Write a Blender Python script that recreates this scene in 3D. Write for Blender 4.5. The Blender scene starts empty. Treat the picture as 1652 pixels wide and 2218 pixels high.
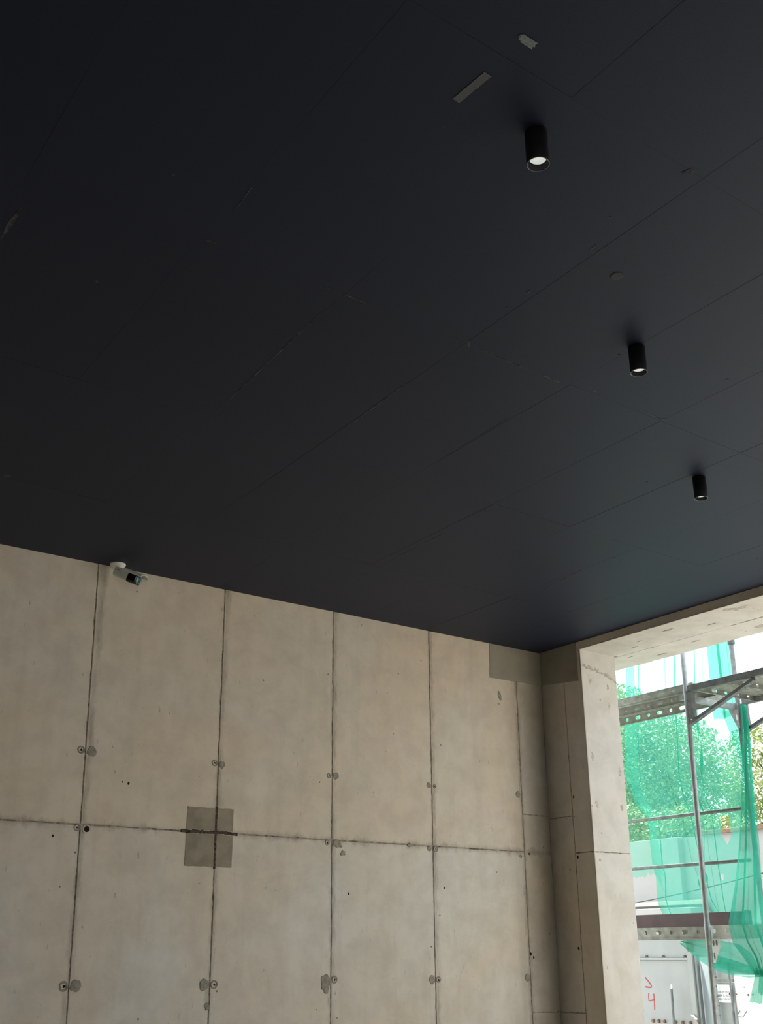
import bpy, bmesh, math, random
from mathutils import Vector, Matrix, noise

random.seed(7)
scene = bpy.context.scene
COL = scene.collection

# ------------------------------------------------------------------ camera
FPX, YAW, PITCH, ROLL = 2422.5, 0.6552, 0.3740, -0.0070
CAM = Vector((-6.8782, -6.7117, 1.55))
fw = Vector((math.sin(YAW) * math.cos(PITCH), math.cos(YAW) * math.cos(PITCH), math.sin(PITCH)))
r0 = fw.cross(Vector((0, 0, 1))).normalized()
u0 = r0.cross(fw)
rt = math.cos(ROLL) * r0 + math.sin(ROLL) * u0
up = -math.sin(ROLL) * r0 + math.cos(ROLL) * u0
cam_data = bpy.data.cameras.new('camera')
cam = bpy.data.objects.new('camera', cam_data)
COL.objects.link(cam)
cam.matrix_world = Matrix(((rt.x, up.x, -fw.x, CAM.x), (rt.y, up.y, -fw.y, CAM.y), (rt.z, up.z, -fw.z, CAM.z), (0, 0, 0, 1)))
cam_data.sensor_fit = 'HORIZONTAL'
cam_data.sensor_width = 36.0
cam_data.lens = 36.0 * FPX / 1652.0
cam_data.clip_start, cam_data.clip_end = 0.05, 300
scene.camera = cam

# ------------------------------------------------------------------ sky, sun, exposure
world = bpy.data.worlds.new('world')
scene.world = world
world.use_nodes = True
bg = world.node_tree.nodes['Background']
bg.inputs[0].default_value = (0.93, 0.97, 1.0, 1)
bg.inputs[1].default_value = 1.8
sun_d = bpy.data.lights.new('sun', 'SUN')
sun_d.energy = 10.0
sun_d.angle = math.radians(6)
sun_d.color = (1.0, 0.97, 0.92)
sun = bpy.data.objects.new('sun', sun_d)
COL.objects.link(sun)
sun.location = (20, 8, 30)
sun.rotation_euler = Vector((-0.34, -0.26, -0.90)).to_track_quat('-Z', 'Y').to_euler()
vs = scene.view_settings
vs.view_transform = 'Standard'
vs.look = 'None'
vs.exposure = 0.72
vs.gamma = 1.0
vs.use_curve_mapping = False
scene.cycles.max_bounces = 10
scene.cycles.diffuse_bounces = 8
scene.cycles.transparent_max_bounces = 16
scene.cycles.use_denoising = True

# ------------------------------------------------------------------ helpers
ANG = -0.0422                       # the street side wall stands a little out of square
N = Vector((math.cos(ANG), math.sin(ANG), 0))      # outwards, towards the street
D = Vector((math.sin(ANG), -math.cos(ANG), 0))     # along the street wall, away from the back wall
Z = Vector((0, 0, 1))
HC = 3.95


def nsz(n, s, z):
    return N * n + D * s + Z * z


def obj(name, bm, mat, parent=None, smooth=False, loc=None):
    me = bpy.data.meshes.new(name)
    bmesh.ops.recalc_face_normals(bm, faces=bm.faces)
    bm.to_mesh(me)
    bm.free()
    if smooth:
        for p in me.polygons:
            p.use_smooth = True
    if mat is not None:
        me.materials.append(mat)
    o = bpy.data.objects.new(name, me)
    COL.objects.link(o)
    if parent is not None:
        o.parent = parent
    if loc is not None:
        o.location = loc
    return o


def tag(o, label, cat=None, group=None, kind=None):
    o['label'] = label
    if cat:
        o['category'] = cat
    if group:
        o['group'] = group
    if kind:
        o['kind'] = kind
    return o


def thing(name, label, cat, loc=(0, 0, 0), group=None):
    o = bpy.data.objects.new(name, None)
    o.empty_display_size = 0.05
    COL.objects.link(o)
    o.location = loc
    return tag(o, label, cat, group)


def B():
    return bmesh.new()


def hexa(bm, pts):
    """eight points, bottom four then top four"""
    v = [bm.verts.new(p) for p in pts]
    for f in ((3, 2, 1, 0), (4, 5, 6, 7), (0, 1, 5, 4), (1, 2, 6, 5), (2, 3, 7, 6), (3, 0, 4, 7)):
        bm.faces.new([v[i] for i in f])
    return v


def box(bm, x0, x1, y0, y1, z0, z1):
    return hexa(bm, [(x0, y0, z0), (x1, y0, z0), (x1, y1, z0), (x0, y1, z0), (x0, y0, z1), (x1, y0, z1), (x1, y1, z1), (x0, y1, z1)])


def nbox(bm, n0, n1, s0, s1, z0, z1):
    """box in the frame of the street wall"""
    return hexa(bm, [nsz(n0, s0, z0), nsz(n1, s0, z0), nsz(n1, s1, z0), nsz(n0, s1, z0),
                     nsz(n0, s0, z1), nsz(n1, s0, z1), nsz(n1, s1, z1), nsz(n0, s1, z1)])


def bevel(bm, w=0.004, seg=1):
    bmesh.ops.bevel(bm, geom=list(bm.edges), offset=w, segments=seg, affect='EDGES', profile=0.7)


def frame_of(d):
    d = d.normalized()
    a = Vector((0, 0, 1)) if abs(d.z) < 0.9 else Vector((1, 0, 0))
    x = d.cross(a).normalized()
    return x, d.cross(x).normalized()


def tube(bm, pts, r, seg=12, cap=True, ry=None):
    pts = [Vector(p) for p in pts]
    rings = []
    for i, p in enumerate(pts):
        if i == 0:
            d = pts[1] - pts[0]
        elif i == len(pts) - 1:
            d = pts[-1] - pts[-2]
        else:
            d = pts[i + 1] - pts[i - 1]
        x, y = frame_of(d)
        rr = r[i] if isinstance(r, (list, tuple)) else r
        r2 = ry if ry is not None else rr
        rings.append([bm.verts.new(p + x * rr * math.cos(2 * math.pi * k / seg) + y * r2 * math.sin(2 * math.pi * k / seg)) for k in range(seg)])
    for a, b in zip(rings, rings[1:]):
        for k in range(seg):
            bm.faces.new((a[k], a[(k + 1) % seg], b[(k + 1) % seg], b[k]))
    if cap:
        bm.faces.new(rings[0][::-1])
        bm.faces.new(rings[-1])
    return rings


def beam(bm, a, b, w, h, upv=None):
    """rectangular bar from a to b, w across, h along upv"""
    a, b = Vector(a), Vector(b)
    d = (b - a).normalized()
    upv = Vector(upv) if upv is not None else Vector((0, 0, 1))
    x = d.cross(upv).normalized()
    y = x.cross(d).normalized()
    c = [(-1, -1), (1, -1), (1, 1), (-1, 1)]
    hexa(bm, [a + x * w / 2 * i + y * h / 2 * j for i, j in c] + [b + x * w / 2 * i + y * h / 2 * j for i, j in c])


def lathe(bm, prof, seg=32, mat=None, closed=False):
    """profile of (radius, z) turned about z, optionally moved by a matrix"""
    mat = mat or Matrix()
    rings = []
    for r, z in prof:
        if r < 1e-6:
            rings.append([bm.verts.new(mat @ Vector((0, 0, z)))])
        else:
            rings.append([bm.verts.new(mat @ Vector((r * math.cos(2 * math.pi * k / seg), r * math.sin(2 * math.pi * k / seg), z))) for k in range(seg)])
    prs = list(zip(rings, rings[1:]))
    if closed:
        prs.append((rings[-1], rings[0]))
    for a, b in prs:
        for k in range(seg):
            p, q = k, (k + 1) % seg
            if len(a) == 1 and len(b) == 1:
                continue
            if len(a) == 1:
                bm.faces.new((a[0], b[q], b[p]))
            elif len(b) == 1:
                bm.faces.new((a[p], a[q], b[0]))
            else:
                bm.faces.new((a[p], a[q], b[q], b[p]))


# ------------------------------------------------------------------ materials
def mat_new(name):
    m = bpy.data.materials.new(name)
    m.use_nodes = True
    nt = m.node_tree
    return m, nt, nt.nodes['Principled BSDF']


def node(nt, t, **kw):
    n = nt.nodes.new(t)
    for k, v in kw.items():
        if k.startswith('i_'):
            n.inputs[k[2:].replace('_', ' ')].default_value = v
        else:
            setattr(n, k, v)
    return n


def ramp(nt, src, stops):
    r = nt.nodes.new('ShaderNodeValToRGB')
    el = r.color_ramp.elements
    while len(el) < len(stops):
        el.new(0.5)
    for e, (p, c) in zip(el, stops):
        e.position = p
        e.color = c if isinstance(c, (tuple, list)) else (c, c, c, 1)
    nt.links.new(src, r.inputs[0])
    return r.outputs[0]


def mixc(nt, fac, a, b, mode='MIX'):
    n = nt.nodes.new('ShaderNodeMix')
    n.data_type = 'RGBA'
    n.blend_type = mode
    if hasattr(fac, 'is_linked'):
        nt.links.new(fac, n.inputs[0])
    else:
        n.inputs[0].default_value = fac
    for k, v in ((6, a), (7, b)):
        if hasattr(v, 'is_linked'):
            nt.links.new(v, n.inputs[k])
        else:
            n.inputs[k].default_value = tuple(v) + ((1,) if len(v) == 3 else ())
    return n.outputs[2]


def noise_of(nt, vec, scale, detail=4.0, rough=0.55, dist=0.0):
    n = nt.nodes.new('ShaderNodeTexNoise')
    n.inputs['Scale'].default_value = scale
    n.inputs['Detail'].default_value = detail
    n.inputs['Roughness'].default_value = rough
    n.inputs['Distortion'].default_value = dist
    nt.links.new(vec, n.inputs['Vector'])
    return n.outputs['Fac']


def mapping(nt, vec, scale=(1, 1, 1), loc=(0, 0, 0), rot=(0, 0, 0)):
    n = nt.nodes.new('ShaderNodeMapping')
    n.inputs['Scale'].default_value = scale
    n.inputs['Location'].default_value = loc
    n.inputs['Rotation'].default_value = rot
    nt.links.new(vec, n.inputs['Vector'])
    return n.outputs[0]


def math_n(nt, op, a, b=None, clamp=False):
    n = nt.nodes.new('ShaderNodeMath')
    n.operation = op
    n.use_clamp = clamp
    for k, v in ((0, a), (1, b)):
        if v is None:
            continue
        if hasattr(v, 'is_linked'):
            nt.links.new(v, n.inputs[k])
        else:
            n.inputs[k].default_value = v
    return n.outputs[0]


def bump(nt, bsdf, h, strength=0.3, dist=0.01):
    n = nt.nodes.new('ShaderNodeBump')
    n.inputs['Strength'].default_value = strength
    n.inputs['Distance'].default_value = dist
    nt.links.new(h, n.inputs['Height'])
    nt.links.new(n.outputs[0], bsdf.inputs['Normal'])


def plain(name, col, rough=0.6, metal=0.0, var=0.12, scale=12.0, spec=0.5, bumps=0.0):
    m, nt, b = mat_new(name)
    tc = nt.nodes.new('ShaderNodeTexCoord').outputs['Object']
    f = noise_of(nt, tc, scale, 5)
    lo = tuple(c * (1 - var * 1.6) for c in col)
    hi = tuple(min(1, c * (1 + var)) for c in col)
    c = mixc(nt, ramp(nt, f, [(0.3, 0.0), (0.7, 1.0)]), lo, hi)
    nt.links.new(c, b.inputs['Base Color'])
    b.inputs['Roughness'].default_value = rough
    b.inputs['Metallic'].default_value = metal
    b.inputs['Specular IOR Level'].default_value = spec
    if bumps:
        bump(nt, b, noise_of(nt, tc, scale * 6, 4), bumps, 0.004)
    return m


def concrete(name, warm, grey, dark, streak=0.35, pits=True, grime=None, seams=False):
    """cast concrete: warm and grey clouds, faint vertical runs, air holes, short scratches"""
    m, nt, b = mat_new(name)
    tc = nt.nodes.new('ShaderNodeTexCoord').outputs['Object']
    cloud = noise_of(nt, tc, 0.75, 5, 0.6, 0.4)
    c = mixc(nt, ramp(nt, cloud, [(0.36, 0.0), (0.64, 1.0)]), warm, grey)
    fine = noise_of(nt, tc, 5.5, 6, 0.65, 0.2)
    c = mixc(nt, ramp(nt, fine, [(0.35, 0.30), (0.60, 0.0)]), c, dark)
    runs = noise_of(nt, mapping(nt, tc, (7, 7, 0.45)), 1.0, 5, 0.6)
    c = mixc(nt, ramp(nt, runs, [(0.54, 0.0), (0.80, streak * .7)]), c, dark)
    pale = noise_of(nt, mapping(nt, tc, (3, 3, 1.1), (7, 3, 1)), 1.0, 4, 0.6)
    c = mixc(nt, ramp(nt, pale, [(0.54, 0.0), (0.72, 0.35)]), c, tuple(min(1, x * 1.18) for x in grey))
    if pits:
        v = nt.nodes.new('ShaderNodeTexVoronoi')
        v.inputs['Scale'].default_value = 7.0
        v.inputs['Randomness'].default_value = 1.0
        nt.links.new(tc, v.inputs['Vector'])
        hole = math_n(nt, 'LESS_THAN', v.outputs['Distance'], 0.045)
        pick = math_n(nt, 'GREATER_THAN', noise_of(nt, tc, 2.3, 2), 0.47)
        c = mixc(nt, math_n(nt, 'MULTIPLY', math_n(nt, 'MULTIPLY', hole, pick), 0.8), c, (0.07, 0.058, 0.045))
        v2 = nt.nodes.new('ShaderNodeTexVoronoi')
        v2.inputs['Scale'].default_value = 1.0
        nt.links.new(mapping(nt, tc, (26, 26, 4.5), (1, 2, 3), (0.12, 0.12, 0)), v2.inputs['Vector'])
        scr = math_n(nt, 'LESS_THAN', v2.outputs['Distance'], 0.085)
        pick2 = math_n(nt, 'GREATER_THAN', noise_of(nt, tc, 1.7, 2), 0.54)
        c = mixc(nt, math_n(nt, 'MULTIPLY', math_n(nt, 'MULTIPLY', scr, pick2), 0.5), c, dark)
    if seams:
        # cement paste and dirt bled out of the form joints, patchy along each joint
        sp = nt.nodes.new('ShaderNodeSeparateXYZ')
        nt.links.new(tc, sp.inputs[0])
        u = math_n(nt, 'DIVIDE', math_n(nt, 'ADD', sp.outputs[0], .303), .9345)
        du = math_n(nt, 'MULTIPLY', math_n(nt, 'ABSOLUTE', math_n(nt, 'SUBTRACT', u, math_n(nt, 'ROUND', u))), .9345)
        dz = math_n(nt, 'ABSOLUTE', math_n(nt, 'SUBTRACT', sp.outputs[2], 2.281))
        d = math_n(nt, 'MINIMUM', du, dz)
        ragged = noise_of(nt, mapping(nt, tc, (14, 14, 5)), 1.0, 6, 0.7)
        d = math_n(nt, 'ADD', d, math_n(nt, 'MULTIPLY', math_n(nt, 'SUBTRACT', ragged, 0.42), 0.16))
        c = mixc(nt, ramp(nt, d, [(0.0, 0.55), (0.045, 0.0)]), c, (0.17, 0.145, 0.115))
        fleck = noise_of(nt, mapping(nt, tc, (30, 30, 12), (3, 1, 9)), 1.0, 3, 0.6)
        c = mixc(nt, ramp(nt, fleck, [(0.675, 0.0), (0.73, 0.5)]), c, (0.16, 0.135, 0.105))
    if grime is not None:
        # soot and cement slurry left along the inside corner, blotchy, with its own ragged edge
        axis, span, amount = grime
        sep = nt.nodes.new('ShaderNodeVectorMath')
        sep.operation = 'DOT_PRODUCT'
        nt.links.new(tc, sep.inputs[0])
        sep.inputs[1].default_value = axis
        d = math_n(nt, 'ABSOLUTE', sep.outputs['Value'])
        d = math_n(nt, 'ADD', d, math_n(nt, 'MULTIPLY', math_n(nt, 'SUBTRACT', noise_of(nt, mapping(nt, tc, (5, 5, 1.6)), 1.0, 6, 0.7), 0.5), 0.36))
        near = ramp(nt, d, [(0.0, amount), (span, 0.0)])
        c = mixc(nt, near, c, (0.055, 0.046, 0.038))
    nt.links.new(c, b.inputs['Base Color'])
    b.inputs['Roughness'].default_value = 0.82
    b.inputs['Specular IOR Level'].default_value = 0.3
    bump(nt, b, noise_of(nt, tc, 60, 5, 0.6), 0.12, 0.004)
    return m


M = {}
WARM, GREY, DARK = (0.585, 0.505, 0.395), (0.575, 0.555, 0.495), (0.31, 0.27, 0.21)
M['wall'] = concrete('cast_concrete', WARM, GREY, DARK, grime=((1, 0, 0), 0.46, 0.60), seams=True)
M['wall_upper'] = concrete('cast_concrete_upper_warm', (0.60, 0.500, 0.375), (0.585, 0.530, 0.440), DARK, grime=((1, 0, 0), 0.46, 0.60), seams=True)  # upper row of panels, tinted warmer than the row below
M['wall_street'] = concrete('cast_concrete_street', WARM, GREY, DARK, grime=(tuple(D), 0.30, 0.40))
M['jamb'] = concrete('cast_concrete_pale', (0.60, 0.565, 0.505), (0.61, 0.60, 0.565), (0.36, 0.33, 0.285), 0.3)
M['plain_wall'] = concrete('concrete_plain', WARM, GREY, DARK, pits=False)
M['patch_joint'] = plain('patch_joint', (0.075, 0.058, 0.042), 0.95, var=0.6, scale=60, spec=0.2)
M['joint'] = plain('joint_grout', (0.30, 0.255, 0.20), 0.95, var=0.5, scale=30, spec=0.2)
M['patch'] = plain('repair_mortar', (0.265, 0.230, 0.170), 0.9, var=0.16, scale=9, spec=0.2, bumps=0.1)
M['patch_corner'] = plain('repair_mortar_corner', (0.27, 0.245, 0.19), 0.9, var=0.10, scale=5, spec=0.2)
M['dab'] = plain('mortar_dab', (0.27, 0.245, 0.20), 0.9, var=0.2, scale=40, spec=0.2)
M['chip'] = plain('chipped_face', (0.47, 0.435, 0.375), 0.95, var=0.25, scale=60, spec=0.2, bumps=.3)
M['hole'] = plain('hole_dark', (0.018, 0.015, 0.013), 0.9, var=0.2, spec=0.1)
M['floor'] = concrete('floor_concrete', (0.42, 0.38, 0.32), (0.42, 0.40, 0.36), (0.28, 0.25, 0.21), pits=False)
M['ground'] = concrete('street_concrete', (0.42, 0.395, 0.35), (0.42, 0.41, 0.385), (0.27, 0.24, 0.2), pits=False)
M['white_wall'] = plain('white_limewash', (0.34, 0.34, 0.335), 0.85, var=0.07, scale=1.5, spec=0.2)
M['coping'] = plain('coping_brick', (0.22, 0.13, 0.09), 0.9, var=0.25, scale=14)
M['steel'] = plain('galvanised_steel', (0.29, 0.315, 0.32), 0.48, 0.55, 0.16, 22)
M['steel_dark'] = plain('weathered_steel', (0.165, 0.18, 0.182), 0.6, 0.35, 0.25, 18)
M['steel_olive'] = plain('dusty_steel_plank', (0.24, 0.26, 0.225), 0.6, 0.25, 0.2, 14)
M['steel_pale'] = plain('clean_zinc', (0.66, 0.68, 0.67), 0.5, 0.2, 0.08, 20)
M['toe'] = plain('toe_board_plywood', (0.052, 0.018, 0.016), 0.5, 0.0, 0.35, 5)
M['sheet'] = plain('painted_sheet', (0.27, 0.29, 0.29), 0.5, 0.1, 0.06, 3)
M['sheet_blue'] = plain('painted_sheet_blue', (0.22, 0.255, 0.262), 0.5, 0.15, 0.1, 4)
M['white'] = plain('white_plastic', (0.85, 0.84, 0.79), 0.4, 0.0, 0.04, 20)
M['cctv_grey'] = plain('cctv_shell', (0.62, 0.65, 0.58), 0.45, 0.0, 0.05, 20)
M['black'] = plain('black_gloss', (0.006, 0.006, 0.007), 0.18, 0.0, 0.2, 20)
M['lens'] = plain('lens_glass', (0.02, 0.07, 0.075), 0.08, 0.0, 0.3, 60, 0.8)
M['lens_ring'] = plain('lens_ring', (0.14, 0.22, 0.21), 0.3, 0.4, 0.1, 30)
M['lamp_black'] = plain('lamp_black', (0.007, 0.007, 0.010), 0.5, 0.0, 0.1, 20, 0.3)
M['lamp_rim'] = plain('lamp_rim', (0.16, 0.19, 0.19), 0.35, 0.5, 0.1, 20)
M['bulb'] = plain('bulb_face', (0.88, 0.89, 0.85), 0.3, 0.0, 0.12, 90)
M['red'] = plain('red_spray_paint', (0.30, 0.045, 0.045), 0.7, 0.0, 0.2, 30)
M['print'] = plain('black_print', (0.05, 0.05, 0.05), 0.8, 0.0, 0.2, 30)
M['sign'] = plain('sign_board', (0.80, 0.82, 0.81), 0.5, 0.0, 0.03, 10)
M['rust'] = plain('rusty_bolt', (0.20, 0.12, 0.08), 0.85, 0.1, 0.3, 40)
M['bark'] = plain('bark', (0.14, 0.105, 0.075), 0.95, 0.0, 0.3, 12)
M['tape'] = plain('mesh_tape', (0.098, 0.102, 0.106), 0.8, 0.0, 0.12, 160)
M['tape_green'] = plain('mesh_tape_bare', (0.27, 0.32, 0.31), 0.8, 0.0, 0.2, 120)
M['smudge'] = plain('filler_smudge', (0.046, 0.049, 0.055), 0.85, 0.0, 0.3, 60)
M['wire'] = plain('wire_black', (0.03, 0.03, 0.03), 0.6)

_b = M['bulb'].node_tree.nodes['Principled BSDF']      # faint emission added to brighten the bulb faces
_b.inputs['Emission Color'].default_value = (0.95, 1.0, 0.93, 1)
_b.inputs['Emission Strength'].default_value = 0.32


def ceiling_paint():
    m, nt, b = mat_new('ceiling_black_paint')
    tc = nt.nodes.new('ShaderNodeTexCoord').outputs['Object']
    f = noise_of(nt, tc, 1.3, 5, 0.6)
    c = mixc(nt, f, (0.0112, 0.0140, 0.0265), (0.0145, 0.0182, 0.0340))
    info = nt.nodes.new('ShaderNodeObjectInfo')
    c = mixc(nt, math_n(nt, 'MULTIPLY', info.outputs['Random'], 0.25), c, (0.0175, 0.0210, 0.0380))
    nt.links.new(c, b.inputs['Base Color'])
    b.inputs['Roughness'].default_value = 0.56
    b.inputs['Specular IOR Level'].default_value = 0.26
    b.inputs['Specular Tint'].default_value = (0.68, 0.82, 1.0, 1)
    bump(nt, b, noise_of(nt, tc, 140, 3, 0.6), 0.18, 0.002)
    return m


def streak_paint():
    """joint filler rubbed through the black paint, broken up along its length"""
    m, nt, b = mat_new('rubbed_joint')
    tc = nt.nodes.new('ShaderNodeTexCoord').outputs['Object']
    f = noise_of(nt, tc, 22, 5, 0.7)
    c = mixc(nt, ramp(nt, f, [(0.40, 0.0), (0.66, 1.0)]), (0.020, 0.024, 0.031), (0.125, 0.122, 0.115))
    nt.links.new(c, b.inputs['Base Color'])
    b.inputs['Roughness'].default_value = 0.85
    b.inputs['Specular IOR Level'].default_value = 0.2
    return m


def net_mat(name, col, keep):
    """woven shade cloth: threads too fine to see singly, so partly clear and partly thread"""
    m = bpy.data.materials.new(name)
    m.use_nodes = True
    nt = m.node_tree
    nt.nodes.clear()
    out = nt.nodes.new('ShaderNodeOutputMaterial')
    tc = nt.nodes.new('ShaderNodeTexCoord').outputs['Object']
    f = noise_of(nt, tc, 3.0, 5, 0.65)
    c = mixc(nt, f, tuple(x * 0.85 for x in col), tuple(min(1, x * 1.12) for x in col))
    dif = nt.nodes.new('ShaderNodeBsdfDiffuse')
    tra = nt.nodes.new('ShaderNodeBsdfTranslucent')
    nt.links.new(c, dif.inputs[0])
    nt.links.new(c, tra.inputs[0])
    mx = nt.nodes.new('ShaderNodeMixShader')
    mx.inputs[0].default_value = 0.45
    nt.links.new(dif.outputs[0], mx.inputs[1])
    nt.links.new(tra.outputs[0], mx.inputs[2])
    clear = nt.nodes.new('ShaderNodeBsdfTransparent')
    clear.inputs[0].default_value = (0.70, 1.0, 0.90, 1)
    mx2 = nt.nodes.new('ShaderNodeMixShader')
    g = noise_of(nt, tc, 5.0, 4, 0.6)
    k = math_n(nt, 'ADD', math_n(nt, 'MULTIPLY', math_n(nt, 'SUBTRACT', g, 0.5), 0.25), keep, True)
    nt.links.new(k, mx2.inputs[0])
    nt.links.new(clear.outputs[0], mx2.inputs[1])
    nt.links.new(mx.outputs[0], mx2.inputs[2])
    nt.links.new(mx2.outputs[0], out.inputs[0])
    return m


def leaf_mat(name, a, b_):
    m, nt, b = mat_new(name)
    tc = nt.nodes.new('ShaderNodeTexCoord').outputs['Object']
    f = noise_of(nt, tc, 2.2, 4, 0.7)
    nt.links.new(mixc(nt, ramp(nt, f, [(0.35, 0.0), (0.65, 1.0)]), a, b_), b.inputs['Base Color'])
    b.inputs['Roughness'].default_value = 0.55
    b.inputs['Transmission Weight'].default_value = 0.0
    b.inputs['Subsurface Weight'].default_value = 0.0
    return m


M['ceiling'] = ceiling_paint()
M['streak'] = streak_paint()
M['net'] = net_mat('green_shade_net', (0.06, 0.38, 0.295), 0.50)
M['net_fold'] = net_mat('green_shade_net_bunched', (0.06, 0.47, 0.36), 0.64)
M['net_thin'] = net_mat('green_shade_net_thin', (0.10, 0.36, 0.28), 0.32)
M['leaf'] = leaf_mat('leaves_mid', (0.17, 0.24, 0.08), (0.36, 0.40, 0.17))
M['leaf_light'] = leaf_mat('leaves_light', (0.14, 0.22, 0.05), (0.36, 0.41, 0.14))

# ------------------------------------------------------------------ room shell
XL, YR = -10.2, -11.4          # far side walls, out of view
S_OPEN0, S_OPEN1 = 0.486, 8.6  # street opening along the wall
ZB = 3.883                     # soffit of the lintel

bm = B(); box(bm, XL - .3, 0.6, YR - .3, 0.4, -0.25, 0.0)
floor = tag(obj('floor', bm, M['floor']), 'grey concrete floor of the bare room', kind='structure')

bm = B(); box(bm, XL - .3, 0.9, YR - .3, 0.5, HC + 0.012, HC + 0.35)
ceiling = tag(obj('ceiling', bm, M['ceiling']), 'black painted boarded ceiling with three spotlights', kind='structure')

bm = B(); box(bm, XL - .3, 0.0, 0.005, 0.4, 0.0, HC + 0.05)
wall_back = tag(obj('wall_back', bm, M['joint']), 'bare cast concrete wall with formwork panel joints', kind='structure')

bm = B(); box(bm, XL - .3, XL, YR - .3, 0.4, 0.0, HC + 0.05)
wall_left = tag(obj('wall_left', bm, M['plain_wall']), 'plain concrete side wall facing the street opening', kind='structure')

bm = B()
box(bm, XL, -9.6, YR - .3, YR, 0.0, HC + 0.05)
box(bm, -5.4, 1.2, YR - .3, YR, 0.0, HC + 0.05)
box(bm, -9.6, -5.4, YR - .3, YR, 3.3, HC + 0.05)  # head of an added, unseen doorway that lights the left of the room
wall_rear = tag(obj('wall_rear', bm, M['plain_wall']), 'plain concrete wall at the rear with a wide doorway added to let in light', kind='structure')

bm = B()
nbox(bm, 0.005, 0.409, -0.5, S_OPEN0 - 0.005, 0.0, ZB + 0.02)
nbox(bm, 0.005, 0.80, -0.5, 11.6, ZB + 0.005, HC + 0.34)
nbox(bm, 0.0, 0.406, S_OPEN1, 11.6, 0.0, ZB + 0.02)
wall_right = tag(obj('wall_right', bm, M['joint']), 'concrete street wall with corner pillar and lintel over the opening', kind='structure')


# ------------------------------------------------------------------ cast panels
def edge_pts(a, b, step, amp, keep_straight=False):
    """points from a to b (b left out) with a slightly chipped line"""
    a, b = Vector(a), Vector(b)
    n = max(1, int((b - a).length / step))
    d = (b - a).normalized()
    perp = Vector((-d.y, d.x))
    out = []
    for i in range(n):
        p = a.lerp(b, i / n)
        if i and not keep_straight:
            p = p + perp * random.gauss(0, amp)
        out.append(p)
    return out


def panel(parent, name, to3, corners, mat, depth=0.009, chamfer=0.0026, amp=0.0012, step=0.05, gap=0.0042, straight=()):
    """one cast face: chipped outline in the plane, standing proud of the joints by depth.
    to3(u, v, d): d = 0 is the face, d > 0 goes into the wall"""
    c = [Vector(p) for p in corners]
    cen = sum(c, Vector((0, 0))) / 4
    inset = []
    for p in c:
        inset.append(Vector((p.x + math.copysign(gap, cen.x - p.x), p.y + math.copysign(gap, cen.y - p.y))))
    outl = []
    for i in range(4):
        outl += edge_pts(inset[i], inset[(i + 1) % 4], step, amp, i in straight)
    bm = B()
    back = [bm.verts.new(to3(p.x, p.y, depth)) for p in outl]
    mid = [bm.verts.new(to3(p.x, p.y, chamfer * 0.8)) for p in outl]
    fr = []
    for p in outl:
        fr.append(bm.verts.new(to3(p.x + math.copysign(min(chamfer, abs(cen.x - p.x)), cen.x - p.x), p.y + math.copysign(min(chamfer, abs(cen.y - p.y)), cen.y - p.y), 0)))
    n = len(outl)
    for i in range(n):
        j = (i + 1) % n
        bm.faces.new((back[i], back[j], mid[j], mid[i]))
        bm.faces.new((mid[i], mid[j], fr[j], fr[i]))
    bm.faces.new(fr)
    return obj(name, bm, mat, parent)


def on_back(u, v, d):
    return Vector((u, d, v))


def on_street(u, v, d):
    return nsz(d, u, v)


def on_jamb(u, v, d):
    return nsz(u, S_OPEN0 - d, v)


def on_soffit(u, v, d):
    return nsz(u, v, ZB + d)


# back wall: column lines given at the ceiling and at the floor (they lean a little)
cols = [(-0.297, -0.309), (-1.251, -1.263), (-2.190, -2.176), (-3.128, -3.098), (-4.087, -4.010), (-5.02, -4.96), (-5.95, -5.90), (-6.88, -6.85), (-7.81, -7.8), (-8.74, -8.74), (XL, XL)]
ZJ = 2.281


def colx(k, z):
    t, b = cols[k]
    return b + (t - b) * z / HC


for k in range(len(cols) - 1):
    for z0, z1 in ((0.0, ZJ), (ZJ, HC + 0.02)):
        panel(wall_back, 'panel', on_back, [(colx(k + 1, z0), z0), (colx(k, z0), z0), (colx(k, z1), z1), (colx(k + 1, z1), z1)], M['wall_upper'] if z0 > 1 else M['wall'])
for z0, z1 in ((0.0, 1.105), (1.105, 2.575), (2.575, HC + 0.02)):
    panel(wall_back, 'panel', on_back, [(colx(0, z0), z0), (0.006, z0), (0.006, z1), (colx(0, z1), z1)], M['wall'], amp=0.002)
# street wall inside face: corner strip, then the strip beside the opening
for z0, z1 in ((0.0, 1.10), (1.10, 2.553), (2.553, HC + 0.02)):
    panel(wall_right, 'panel', on_street, [(-0.006, z0), (0.275, z0), (0.275, z1), (-0.006, z1)], M['wall_street'], amp=0.002)
for z0, z1 in ((0.0, 2.266), (2.266, HC + 0.02)):
    panel(wall_right, 'panel', on_street, [(0.275, z0), (S_OPEN0 + 0.0055, z0), (S_OPEN0 + 0.0055, z1), (0.275, z1)], M['wall_street'], gap=0.004, straight=(1,), amp=0.001)
panel(wall_right, 'panel', on_street, [(S_OPEN0 - 0.004, ZB - 0.0045), (S_OPEN1 + 0.3, ZB - 0.0045), (S_OPEN1 + 0.3, HC + 0.02), (S_OPEN0 - 0.004, HC + 0.02)], M['wall_street'], gap=0.0045, amp=0.0006)
# reveal of the opening
for z0, z1 in ((0.0, 2.262), (2.262, ZB + 0.006)):
    panel(wall_right, 'panel', on_jamb, [(-0.0035, z0), (0.414, z0), (0.414, z1), (-0.0035, z1)], M['jamb'], gap=0.0035, amp=0.0016, step=0.03, straight=(3,))
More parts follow.
